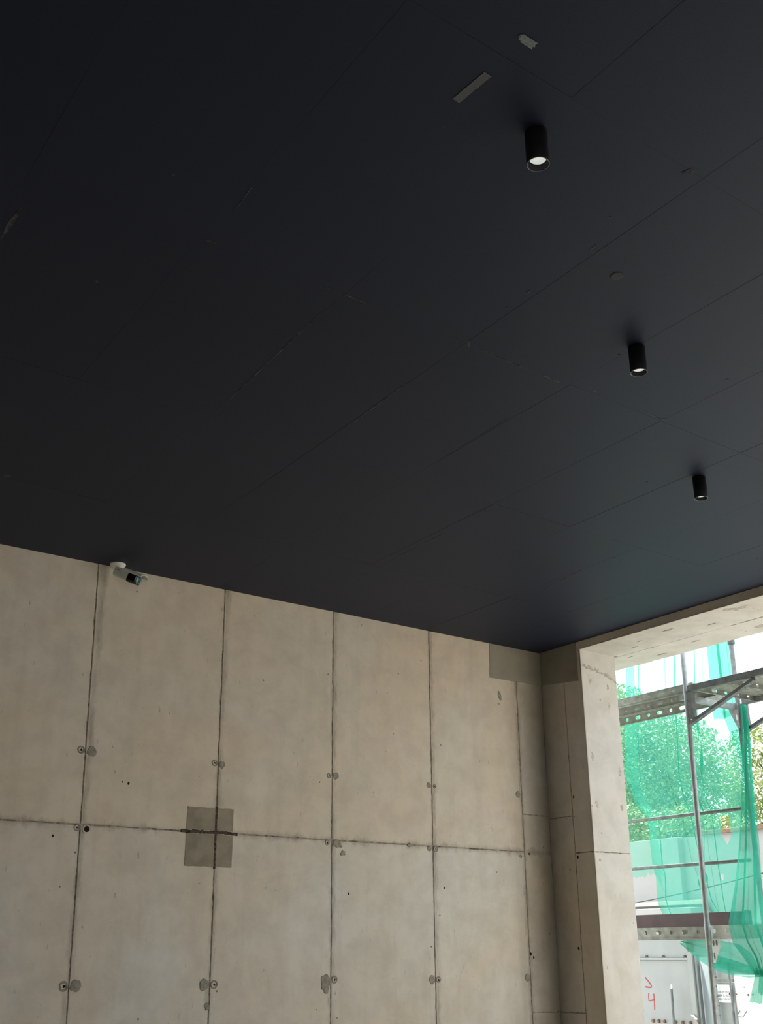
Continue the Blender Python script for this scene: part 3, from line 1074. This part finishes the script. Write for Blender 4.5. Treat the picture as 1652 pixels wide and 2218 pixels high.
def bracket(label, n, s0, z_top, leg_z, arm_s, d0, d1, mat):
    o = nsz(n, s0, leg_z)
    t = thing('scaffold_bracket', label, 'bracket', o, 'side brackets of the upper deck')
    bm = B()
    beam(bm, nsz(n, s0, z_top - .030) - o, nsz(n, arm_s, z_top - .028) - o, .05, .055)
    obj('arm', bm, mat, t)
    bm = B()
    beam(bm, nsz(n, s0 + .012, leg_z) - o, nsz(n, s0 + .008, z_top - .05) - o, .05, .05, D)
    obj('leg', bm, mat, t)
    bm = B()      # brace of angle steel
    a, b = nsz(n, *d0) - o, nsz(n, *d1) - o
    d = (b - a).normalized()
    w = N
    h = w.cross(d).normalized()
    if h.z < 0:
        h = -h
    beam(bm, a + h * .010, b + h * .010, .006, .046, h)
    beam(bm, a - w * .022 - h * .012, b - w * .022 - h * .012, .046, .006, h)
    obj('brace', bm, mat, t)
    for q in (.10, .22, .86, .95):
        p = a.lerp(b, q) - w * .022 - h * .016
        bm = B()
        lathe(bm, [(0, -.003), (.006, -.003), (.006, .003), (0, .003)], 10, Matrix.Translation(p))
        obj('bolt', bm, M['steel_dark'], t)
    return t


bracket('near triangular bracket arm reaching from the upright tube', ROW1 - .01, .603, 3.700, 3.41, 1.62, (.590, 3.362), (1.300, 3.622), M['steel_dark'])
bracket('far triangular bracket arm beside the tree', ROW2, .520, 3.700, 3.40, 1.62, (.500, 3.388), (1.22, 3.640), M['steel_dark'])
for k, (s0, lab) in enumerate(((.66, 'steel plank bridging the two brackets next to the upright tubes'), (1.0, 'steel plank bridging the brackets at the edge of the picture'))):
    plank(lab, lambda a, b, z, s0=s0: nsz(1.225 + a, s0 + b, z), .775, .31, 3.692, .040, M['steel_olive'], DECK)


def gusset(label, n, s0, z0, side, mat, w=.10, h=.23, slot=None):
    """slotted triangular plate welded to an upright"""
    o = nsz(n, s0, z0)
    t = thing('gusset_plate', label, 'bracket', o, 'slotted gusset plates')
    bm = B()
    pts = [(0, 0), (w * side, 0), (w * side, -.055), (w * .25 * side, -h), (0, -h)]
    hol = [(w * .62 * side, -.030, .010, .024), (w * .24 * side, -.030, .010, .024), (w * .20 * side, -.135, .008, .030)]
    for d in (-.004, .004):
        bm.faces.new([bm.verts.new(nsz(n + d, s0 + u, z0 + v) - o) for u, v in pts])
    for i in range(5):
        a, b = pts[i], pts[(i + 1) % 5]
        bm.faces.new([bm.verts.new(nsz(n + d, s0 + q[0], z0 + q[1]) - o) for q, d in ((a, -.004), (b, -.004), (b, .004), (a, .004))])
    bmesh.ops.remove_doubles(bm, verts=bm.verts, dist=1e-5)
    obj('plate', bm, mat, t)
    for k, (u, v, ru, rv) in enumerate(hol):
        bm = B()
        ring = []
        for q in range(12):
            x = 2 * math.pi * q / 12
            ring.append((s0 + u + ru * math.cos(x), z0 + v + rv * math.sin(x)))
        f0 = [bm.verts.new(nsz(n - .0052, a, b) - o) for a, b in ring]
        f1 = [bm.verts.new(nsz(n + .0052, a, b) - o) for a, b in ring]
        bm.faces.new(f0)
        bm.faces.new(f1)
        for q in range(12):
            bm.faces.new((f0[q], f0[(q + 1) % 12], f1[(q + 1) % 12], f1[q]))
        obj('slot', bm, slot or M['sign'], t)
    return t


gusset('slotted gusset plate on the far upright tube below the upper deck', 2.0, .475, 3.665, -1, M['steel'])
gusset('pale slotted gusset plate hanging under the lower deck', 1.44, .350, 1.625, 1, M['steel_pale'], .085, .185, M['steel_dark'])

# ------------------------------------------------------------------ green shade net
def interp(tab, z):
    """tab: (z, s) sorted by falling z"""
    if z >= tab[0][0]:
        return tab[0][1]
    for (z0, s0), (z1, s1) in zip(tab, tab[1:]):
        if z >= z1:
            return s0 + (s1 - s0) * (z0 - z) / (z0 - z1)
    return tab[-1][1]


def tab(pts, k):
    return [(p[0], p[k]) for p in pts]


def net_sheet(name, parent, mat, left, right, z_top, z_bot, n0, folds, cols_, rows_, amp=.02, bot=None, cut=None, ruffle=5.0, top=None):
    """hanging cloth between two edges given as (z, s) or (z, s, n).
    folds: lines (z, t) with width and strength where the cloth doubles over"""
    bm = B()
    org = parent.location
    lefts, rights = tab(left, 1), tab(right, 1)
    leftn = tab(left, 2) if len(left[0]) > 2 else None
    rightn = tab(right, 2) if len(right[0]) > 2 else None
    grid = []
    for j in range(rows_ + 1):
        row = []
        for i in range(cols_ + 1):
            t = i / cols_
            zt = top(t) if top else z_top
            zb_ = bot(t) if bot else z_bot
            z = zt + (zb_ - zt) * j / rows_
            g, dn = t, 0.0
            for line, w, a in folds:
                tk = interp(line, z)
                q = (t - tk) / w
                if abs(q) < 3:
                    e = math.exp(-q * q)
                    g += a * w * math.sin(2.4 * q) * e
                    dn += a * w * math.cos(2.4 * q) * e
            sl, sr = interp(lefts, z), interp(rights, z)
            s = sl + (sr - sl) * g
            nb = n0 if leftn is None else interp(leftn, z) * (1 - t) + interp(rightn, z) * t
            n_ = nb + amp * noise.noise((t * ruffle, z * .6, n0)) * 2 + dn * .5 + amp * .35 * math.sin(t * ruffle * 4 + z * 1.1)
            row.append((bm.verts.new(nsz(n_, s, z) - org), s, z))
        grid.append(row)
    for j in range(rows_):
        for i in range(cols_):
            q = [grid[j][i], grid[j][i + 1], grid[j + 1][i + 1], grid[j + 1][i]]
            if cut:
                cs, cz = sum(v[1] for v in q) / 4, sum(v[2] for v in q) / 4
                if cut(cs, cz):
                    continue
            bm.faces.new([v[0] for v in q])
    loose = [v for v in bm.verts if not v.link_faces]
    bmesh.ops.delete(bm, geom=loose, context='VERTS')
    return obj(name, bm, mat, parent, True)


netL = [(4.9, -.93), (4.382, -.962), (4.046, -1.001), (3.578, -1.081), (3.158, -1.098), (2.896, -1.004), (2.749, -.874), (2.637, -.869), (2.331, -.866), (2.201, -.834), (1.989, -.850), (1.85, -.790)]
netR = [(4.9, .42), (4.284, .389), (3.892, .340), (3.535, .373), (3.157, .326), (2.747, .274), (2.348, .178), (1.85, .053)]


def slit(s, z):
    # long tear with a pointed foot
    c = .055 + (z - 2.55) * .02
    if 2.44 < z < 2.70:
        return abs(s - c) < .052 * min(1, (z - 2.44) / .08)
    if (s + .05) ** 2 / .018 ** 2 + (z - 2.165) ** 2 / .03 ** 2 < 1:
        return True
    return False


net = thing('shade_net', 'large green shade net hung behind the scaffold tubes', 'net', nsz(2.16, -.3, 1.85))
net_sheet('sheet', net, M['net'], netL, netR, 4.9, 1.852, 2.16,
          [([(4.9, .05), (3.4, .06), (2.6, .05), (1.85, .05)], .05, 1.0),
           ([(2.75, .42), (2.3, .52), (1.95, .66), (1.85, .74)], .035, 1.15),
           ([(2.9, .62), (2.2, .74), (1.85, .83)], .030, 1.2),
           ([(3.75, .70), (3.2, .62), (2.9, .58)], .025, .9)],
          200, 260, .012, cut=slit, ruffle=3.0)
# folded-over upper corner, drawn to the far tube
net_sheet('folded_corner', net, M['net'], [(4.9, .06), (3.66, .04)], [(4.9, .42), (3.66, .37)], 4.9, 3.60, 2.20,
          [([(4.9, .26), (3.6, .24)], .07, 1.2), ([(4.9, .74), (3.6, .77)], .06, 1.3)], 60, 50, .015, ruffle=4)
net_sheet('folded_corner', net, M['net'], [(3.66, .14), (3.1, .31)], [(3.66, .36), (3.1, .335)], 3.66, 3.08, 2.20, [], 20, 30, .012, ruffle=4)
# gathered edge falling from the far tube and drawn forward over the lower deck
bunL = [(3.62, .562, 1.93), (3.318, .540, 1.92), (2.991, .499, 1.90), (2.67, .467, 1.86), (2.346, .520, 1.70), (2.023, .753, 1.30), (1.734, .905, .985), (1.598, .941, .96), (1.482, 1.028, .97), (1.36, 1.10, .99)]
bunR = [(3.62, .602, 1.93), (3.311, .606, 1.94), (2.982, .600, 1.93), (2.659, .618, 1.90), (2.335, .712, 1.75), (2.016, .965, 1.38), (1.728, 1.213, 1.03), (1.595, 1.28, 1.0), (1.482, 1.30, .99), (1.36, 1.23, .99)]
net_sheet('gathered_edge', net, M['net_fold'], bunL, bunR, 3.62, 1.35, 2.0,
          [([(3.62, .28), (2.0, .28), (1.33, .3)], .09, 1.0), ([(3.62, .72), (2.4, .66), (1.33, .66)], .08, 1.15)], 90, 110, .012, ruffle=3)


def lerp_tab(tb, t):
    x = t * (len(tb) - 1)
    k = min(int(x), len(tb) - 2)
    return Vector(tb[k]).lerp(Vector(tb[k + 1]), x - k)


def net_band(name, parent, mat, upper, lower, cols_, rows_, amp, waves):
    """cloth slung sideways between an upper and a lower edge, both lists of (z, s, n)"""
    bm = B()
    org = parent.location
    grid = []
    for i in range(cols_ + 1):
        t = i / cols_
        u_, l_ = lerp_tab(upper, t), lerp_tab(lower, t)
        row = []
        for j in range(rows_ + 1):
            q = j / rows_
            p = u_.lerp(l_, q)
            w = math.sin(q * waves * math.pi + 1.2 * t) * amp + noise.noise((t * 3, q * 3, 2.0)) * amp
            zf = .35 * amp * math.cos(q * waves * math.pi + 1.2 * t)
            row.append(bm.verts.new(nsz(p.z + w, p.y, p.x + zf * math.sin(math.pi * q)) - org))
        grid.append(row)
    for a, b in zip(grid, grid[1:]):
        for j in range(rows_):
            bm.faces.new((a[j], a[j + 1], b[j + 1], b[j]))
    return obj(name, bm, mat, parent, True)


# swag sweeping back under the lower deck
swU = [(1.622, -.325, 1.85), (1.622, -.154, 1.80), (1.620, .084, 1.70), (1.612, .395, 1.50), (1.580, .730, 1.30), (1.520, .988, 1.10), (1.420, 1.125, 1.0)]
swL = [(1.596, -.338, 1.85), (1.531, -.223, 1.80), (1.456, -.034, 1.70), (1.383, .288, 1.50), (1.348, .620, 1.30), (1.338, .947, 1.10), (1.350, 1.125, 1.0)]
net_band('swag', net, M['net_fold'], swU, swL, 70, 40, .022, 4)
swU2 = [(1.50, .20, 1.56), (1.49, .395, 1.46), (1.455, .730, 1.26), (1.43, .988, 1.06), (1.390, 1.125, .98)]
swL2 = [(1.43, .22, 1.56), (1.395, .395, 1.46), (1.375, .70, 1.26), (1.37, .95, 1.06), (1.365, 1.125, .98)]
net_band('swag_fold', net, M['net_fold'], swU2, swL2, 50, 20, .012, 2)
net_sheet('tail_end', net, M['net_fold'], [(1.40, 1.105, 1.0), (1.165, .990, 1.02)], [(1.40, 1.205, 1.0), (1.165, 1.112, 1.02)], 1.40, 1.165, 1.0, [], 24, 24, .010, bot=lambda t: 1.172 - .014 * t + .003 * math.sin(t * 40), ruffle=4)
net_sheet('tail_fold', net, M['net_fold'], [(1.40, 1.115, 1.03), (1.20, 1.050, 1.05)], [(1.40, 1.19, 1.03), (1.20, 1.12, 1.05)], 1.40, 1.22, 1.0, [], 20, 18, .008, bot=lambda t: 1.225 + .012 * math.sin(t * 9), ruffle=4)


def torn(s, z):
    e = 2.225 + .05 * noise.noise((s * 9, 1.3, 0)) + .03 * noise.noise((s * 31, 4, 0))
    if -.98 < s < -.86:
        e -= .14 * max(0, 1 - abs(s + .915 + (z - 2.2) * .3) / .035)
    return z < e


net2 = thing('shade_net', 'thin torn green shade net hanging further off beside the pillar', 'net', nsz(2.42, -1.6, 2.1))
net_sheet('sheet', net2, M['net_thin'], [(4.9, -2.3, 2.075), (2.0, -2.3, 2.075)], [(4.9, -.97, 2.30), (3.6, -1.06, 2.30), (3.1, -1.08, 2.30), (2.7, -.90, 2.30), (2.0, -.83, 2.30)], 4.9, 2.06, 2.42,
          [([(4.9, .3), (2.0, .33)], .02, 1.2), ([(4.9, .72), (2.0, .7)], .02, 1.2)], 220, 320, .02, cut=torn, ruffle=5)

# ------------------------------------------------------------------ hoarding across the street side
HN = 3.40


def hs(n, s, z, o):
    return nsz(n, s, z) - o


def hbox(bm, o, n0, n1, s0, s1, z0, z1):
    hexa(bm, [hs(n0, s0, z0, o), hs(n1, s0, z0, o), hs(n1, s1, z0, o), hs(n0, s1, z0, o), hs(n0, s0, z1, o), hs(n1, s0, z1, o), hs(n1, s1, z1, o), hs(n0, s1, z1, o)])


o = nsz(HN, -2.6, -.02)
ho = thing('hoarding', 'pale sheet metal hoarding with red painted numeral', 'hoarding', o)
bm = B(); hbox(bm, o, HN, HN + .03, -3.6, -1.615, -.02, 1.437); bevel(bm, .004)
obj('lower_sheet', bm, M['sheet'], ho)
bm = B(); hbox(bm, o, HN + .004, HN + .034, -3.6, -1.605, 1.462, 1.80); bevel(bm, .004)
obj('upper_sheet', bm, M['sheet'], ho)
bm = B(); hbox(bm, o, HN - .022, HN + .02, -3.6, -1.605, 1.437, 1.462); bevel(bm, .003)
obj('flange', bm, M['sheet'], ho)
for s in (-2.72, -2.46, -2.20, -1.96, -1.66):
    bm = B()
    lathe(bm, [(0, .026), (.012, .026), (.014, .012), (.019, .010), (.019, 0)], 8, Matrix.Translation(hs(HN - .006, s + .01, 1.460, o)))
    obj('bolt', bm, M['rust'], ho)
for s in (-2.17, -2.09, -2.01, -1.86, -1.76, -1.66):
    bm = B()
    lathe(bm, [(0, -.026), (.016, -.022), (.019, 0)], 8, Matrix.Translation(hs(HN, s, .83, o)) @ (-N).to_track_quat('-Z', 'Y').to_matrix().to_4x4())
    obj('bolt', bm, M['rust'], ho)


def stroke(pts, w, parent, org, n=HN - .0012, mat=None):
    bm = B()
    P_ = [Vector(p) for p in pts]
    f = []
    for i, p in enumerate(P_):
        d = (P_[min(i + 1, len(P_) - 1)] - P_[max(i - 1, 0)]).normalized()
        pr = Vector((-d.y, d.x)) * w / 2
        f.append([hs(n + q, p.x + g * pr.x, p.y + g * pr.y, org) for g, q in ((1, 0), (-1, 0), (-1, .003), (1, .003))])
    rings = [[bm.verts.new(v) for v in r] for r in f]
    for a, b in zip(rings, rings[1:]):
        for k in range(4):
            bm.faces.new((a[k], a[(k + 1) % 4], b[(k + 1) % 4], b[k]))
    bm.faces.new(rings[0][::-1])
    bm.faces.new(rings[-1])
    return obj('paint_stroke', bm, mat or M['red'], parent)


# the red numeral 4 and the foot of the sign above it
stroke([(-2.207, 1.105), (-2.213, 1.060), (-2.214, 1.028), (-2.180, 1.030), (-2.128, 1.040)], .015, ho, o)
stroke([(-2.135, 1.100), (-2.136, 1.030), (-2.142, .940)], .015, ho, o)
stroke([(-2.240, 1.262), (-2.195, 1.222), (-2.160, 1.182), (-2.158, 1.165), (-2.190, 1.160), (-2.245, 1.166)], .016, ho, o)

o = nsz(HN - .12, -1.815, -.02)
rod = thing('steel_rod', 'thin dark rod with a pale tip standing against the hoarding', 'rod', o)
bm = B(); tube(bm, [Vector((0, 0, 0)), hs(HN - .10, -1.79, 1.155, o)], .0125, 10)
obj('shaft', bm, M['steel_dark'], rod, True)
bm = B(); tube(bm, [hs(HN - .10, -1.79, 1.155, o), hs(HN - .098, -1.788, 1.185, o), hs(HN - .097, -1.787, 1.205, o)], [.010, .009, .004], 10)
obj('tip', bm, M['white'], rod, True)

o = nsz(HN, -1.555, -.02)
po = thing('hoarding_post', 'square steel post between the hoarding sheets', 'post', o)
bm = B(); hbox(bm, o, HN - .035, HN + .04, -1.598, -1.528, -.02, 1.52); bevel(bm, .005)
obj('post', bm, M['sheet'], po)
bm = B(); hbox(bm, o, HN - .01, HN + .04, -1.526, -1.496, -.02, 1.50); bevel(bm, .004)
obj('channel', bm, M['sheet_blue'], po)
bm = B(); hbox(bm, o, HN - .02, HN + .02, -1.60, -1.545, 1.535, 1.62)
obj('top_stub', bm, M['rust'], po)

o = nsz(HN, -1.4, -.02)
cu = thing('hoarding_sheet', 'curved bluish metal sheet beside the square post', 'hoarding', o)
bm = B()
ra, rb = [], []
for k in range(15):
    a = k / 14
    s = -1.497 + .245 * a
    n_ = HN + .05 - .075 * math.sin(a * math.pi * .62)
    ra.append([bm.verts.new(hs(n_, s, z, o)) for z in (-.02, 1.47)])
    rb.append([bm.verts.new(hs(n_ + .004, s, z, o)) for z in (-.02, 1.47)])
for k in range(14):
    for rr in (ra, rb):
        bm.faces.new((rr[k][0], rr[k + 1][0], rr[k + 1][1], rr[k][1]))
    bm.faces.new((ra[k][1], ra[k + 1][1], rb[k + 1][1], rb[k][1]))
obj('sheet', bm, M['sheet_blue'], cu, True)
for k in range(16):
    z = .1 + .09 * k
    bm = B()
    hbox(bm, o, HN - .03, HN - .026, -1.258, -1.242 + .006 * (k % 3), z, z + .014)
    obj('torn_tag', bm, M['rust'], cu)

o = nsz(HN + .03, -1.05, -.02)
gp = thing('gate_leaf', 'grey sheet metal gate leaf carrying the white notice', 'gate', o)
bm = B(); hbox(bm, o, HN + .03, HN + .06, -1.31, -1.075, -.02, 1.224); bevel(bm, .004)
obj('lower_sheet', bm, M['sheet'], gp)
bm = B(); hbox(bm, o, HN + .024, HN + .06, -1.31, -1.075, 1.232, 1.262); bevel(bm, .004)
obj('rail', bm, M['steel_olive'], gp)
bm = B(); hbox(bm, o, HN + .03, HN + .06, -1.31, -1.075, 1.266, 1.75); bevel(bm, .004)
obj('upper_sheet', bm, M['sheet'], gp)

o = nsz(HN + .012, -1.17, 1.02)
sg = thing('notice_sign', 'white notice board with three lines of black capitals on the gate', 'sign', o)
bm = B(); hbox(bm, o, HN + .014, HN + .026, -1.305, -1.098, 1.037, 1.207); bevel(bm, .0015)
obj('board', bm, M['sign'], sg)


def lettering(txt, s_left, z, h, width):
    cv = bpy.data.curves.new('lettering', 'FONT')
    cv.body = txt
    cv.size = 1.0
    tmp = bpy.data.objects.new('lettering_tmp', cv)
    COL.objects.link(tmp)
    bpy.context.view_layer.update()
    me = bpy.data.meshes.new_from_object(tmp.evaluated_get(bpy.context.evaluated_depsgraph_get()))
    bpy.data.objects.remove(tmp)
    xs = [v.co.x for v in me.vertices]
    ys = [v.co.y for v in me.vertices]
    x0, x1, y0, y1 = min(xs), max(xs), min(ys), max(ys)
    for v in me.vertices:
        a = (v.co.x - x0) / (x1 - x0)
        b = (v.co.y - y0) / (y1 - y0)
        v.co = hs(HN + .0132, s_left + width * a, z + h * b, o)
    me.materials.append(M['print'])
    ob = bpy.data.objects.new('lettering', me)
    COL.objects.link(ob)
    ob.parent = sg
    return ob


lettering('AVOR PRES', -1.272, 1.126, .022, .146)
lettering('BRA SU BOL', -1.272, 1.092, .022, .150)
lettering('ARA REVISIO', -1.272, 1.058, .022, .156)

o = nsz(HN - .02, -1.082, -.02)
gpole = thing('gate_pole', 'slim dark steel pole at the edge of the white notice', 'pole', o)
bm = B(); tube(bm, [hs(HN - .02, -1.088, -.02, o), hs(HN - .02, -1.074, 1.42, o)], .0135, 12)
obj('shaft', bm, M['steel_dark'], gpole, True)
bm = B(); hbox(bm, o, HN - .022, HN + .005, -1.108, -1.08, 1.112, 1.135)
obj('latch', bm, M['black'], gpole)

o = nsz(HN + .02, -.5, -.02)
gw = thing('gate_leaf', 'bright white gate leaf with a small pull handle', 'gate', o)
bm = B(); hbox(bm, o, HN + .02, HN + .05, -1.06, 1.4, -.02, 1.30); bevel(bm, .004)
obj('sheet', bm, M['sign'], gw)
bm = B()
tube(bm, [hs(HN + .02, -1.03, .965, o), hs(HN - .02, -1.03, .93, o), hs(HN - .03, -1.02, .915, o), hs(HN - .035, -.955, .912, o), hs(HN - .03, -.945, .925, o), hs(HN + .02, -.945, .965, o)], .005, 8)
obj('handle', bm, M['steel'], gw, True)
for s, z, r in ((-1.045, 1.118, .008), (-.90, 1.115, .012), (-.845, 1.12, .007), (-.94, 1.185, .005)):
    bm = B()
    lathe(bm, [(0, -.010), (r * .7, -.008), (r, 0)], 8, Matrix.Translation(hs(HN + .019, s, z, o)) @ (-N).to_track_quat('-Z', 'Y').to_matrix().to_4x4())
    obj('bolt', bm, M['rust'], gw)

o = nsz(HN - .045, -1.53, .885)
ct = thing('tie_wrap', 'white knotted tie with a brown end on the hoarding post', 'tie', o)
bm = B()
tube(bm, [hs(HN - .045, -1.600, .905, o), hs(HN - .05, -1.57, .898, o), hs(HN - .06, -1.545, .885, o), hs(HN - .05, -1.530, .862, o)], .009, 8)
tube(bm, [hs(HN - .05, -1.568, .908, o), hs(HN - .058, -1.55, .890, o), hs(HN - .05, -1.522, .872, o)], .008, 8)
obj('knot', bm, M['white'], ct, True)
bm = B()
tube(bm, [hs(HN - .05, -1.536, .868, o), hs(HN - .052, -1.505, .832, o)], [.010, .008], 8)
obj('tail', bm, M['coping'], ct, True)

# ------------------------------------------------------------------ wall and trees beyond
o = nsz(6.0, -3.5, -.02)
bw = thing('boundary_wall', 'white garden wall with a brown coping beyond the scaffold', 'wall', o)
bm = B(); hbox(bm, o, 6.06, 6.3, -14, 9, -.02, 2.985)
obj('wall_face', bm, M['white_wall'], bw)
bm = B(); hbox(bm, o, 6.0, 6.36, -3.45, 9, 2.985, 3.04); bevel(bm, .006)
obj('coping', bm, M['coping'], bw)
bm = B(); hbox(bm, o, 5.96, 6.1, -14, -3.80, -.02, 2.99); bevel(bm, .006)
obj('buttress', bm, M['white_wall'], bw)
bm = B(); hbox(bm, o, 5.62, 6.0, -14, -3.4, 1.93, 2.06); bevel(bm, .008)
obj('ledge', bm, M['white_wall'], bw)
bm = B(); hbox(bm, o, 5.90, 5.965, -14, -3.4, 2.10, 2.16); bevel(bm, .006)
obj('moulding', bm, M['jamb'], bw)

o = nsz(5.0, -4.6, 2.13)
wi = thing('cable', 'thin dark cable slung across in front of the white garden wall', 'cable', o)
bm = B()
tube(bm, [hs(5.0 + 1.05 * k / 12, -5.4 + 4.6 * k / 12, 1.98 + .78 * k / 12 - .10 * math.sin(math.pi * k / 12), o) for k in range(13)], .007, 6)
obj('strand', bm, M['wire'], wi, True)


def tree(label, n, s, z0, h, lobes, leaves, size, mat, seed, group='trees beyond the garden wall'):
    rnd = random.Random(seed)
    org = nsz(n, s, -.02)
    t = thing('tree', label, 'tree', org, group)
    bm = B()
    tube(bm, [Vector((0, 0, 0)), Vector((.05, .03, z0 * .5)), Vector((-.02, .05, z0)), Vector((.05, 0, z0 + h * .5))], [.17, .14, .11, .05], 10)
    obj('trunk', bm, M['bark'], t, True)
    bm = B()
    for (ln, ls, lz, rn, rs, rz) in lobes:
        c = nsz(n + ln, s + ls, lz) - org
        tube(bm, [Vector((.0, .03, z0 * .8)), c * .5 + Vector((0, 0, z0 * .35)), c], [.07, .045, .015], 7)
        for k in range(5):
            e = c + N * rnd.uniform(-rn, rn) * .8 + D * rnd.uniform(-rs, rs) * .8 + Z * rnd.uniform(-rz, rz) * .8
            tube(bm, [c, c.lerp(e, .5) + Z * .08, e], [.02, .013, .005], 5)
    obj('branches', bm, M['bark'], t, True)
    vs_, fs = [], []
    tot = sum(l[3] * l[4] * l[5] for l in lobes)
    for (ln, ls, lz, rn, rs, rz) in lobes:
        for _ in range(int(leaves * rn * rs * rz / tot)):
            while True:
                x, y, z = (rnd.uniform(-1, 1) for _ in range(3))
                d = x * x + y * y + z * z
                if d < 1 and d > rnd.random() * .45:
                    break
            c = nsz(n + ln + x * rn, s + ls + y * rs, lz + z * rz) - org
            if noise.noise((c.x * .9 + seed, c.y * .9, c.z * .9)) < -.34:
                continue
            a = Vector((rnd.gauss(0, 1), rnd.gauss(0, 1), rnd.gauss(-.2, .7))).normalized()
            b = a.cross(Vector((rnd.gauss(0, .5), rnd.gauss(0, .5), 1))).normalized()
            cc_ = a.cross(b)
            L = size * rnd.uniform(.6, 1.25)
            w = L * .30
            i = len(vs_)
            vs_ += [c - a * L * .5, c + b * w - cc_ * w * .35, c + a * L * .5, c - b * w - cc_ * w * .35]
            fs += [(i, i + 1, i + 2), (i, i + 2, i + 3)]
    me = bpy.data.meshes.new('crown')
    me.from_pydata([tuple(v) for v in vs_], [], fs)
    me.materials.append(mat)
    ob = bpy.data.objects.new('crown', me)
    COL.objects.link(ob)
    ob.parent = t
    return t


tree('broad green tree seen through the shade net above the garden wall', 11.0, -8.3, 3.0, 3.0,
     [(0, .0, 4.6, 1.4, 1.5, 1.45), (.3, -1.4, 5.4, 1.3, 1.2, 1.5), (-.2, .9, 4.0, 1.1, .9, .9), (.1, -2.2, 4.3, 1.2, 1.3, 1.3), (0, -.7, 3.6, 1.2, 2.0, .8)], 62000, .088, M['leaf'], 3)
tree('yellow green tree beside the gathered end of the net', 10.5, -5.5, 2.9, 1.6,
     [(0, 0, 4.4, 1.0, .75, .95), (.2, .7, 4.0, .9, .9, .8), (-.1, -.35, 3.5, .8, .6, .6), (0, 1.6, 4.6, .9, .9, .9)], 13000, .085, M['leaf_light'], 11)
tree('low bushy tree just behind the garden wall', 8.1, -5.55, 2.2, 1.0,
     [(0, 0, 3.22, .65, .95, .50), (0, -1.25, 3.35, .65, .85, .55), (0, .85, 3.1, .55, .65, .38)], 8000, .085, M['leaf'], 23)
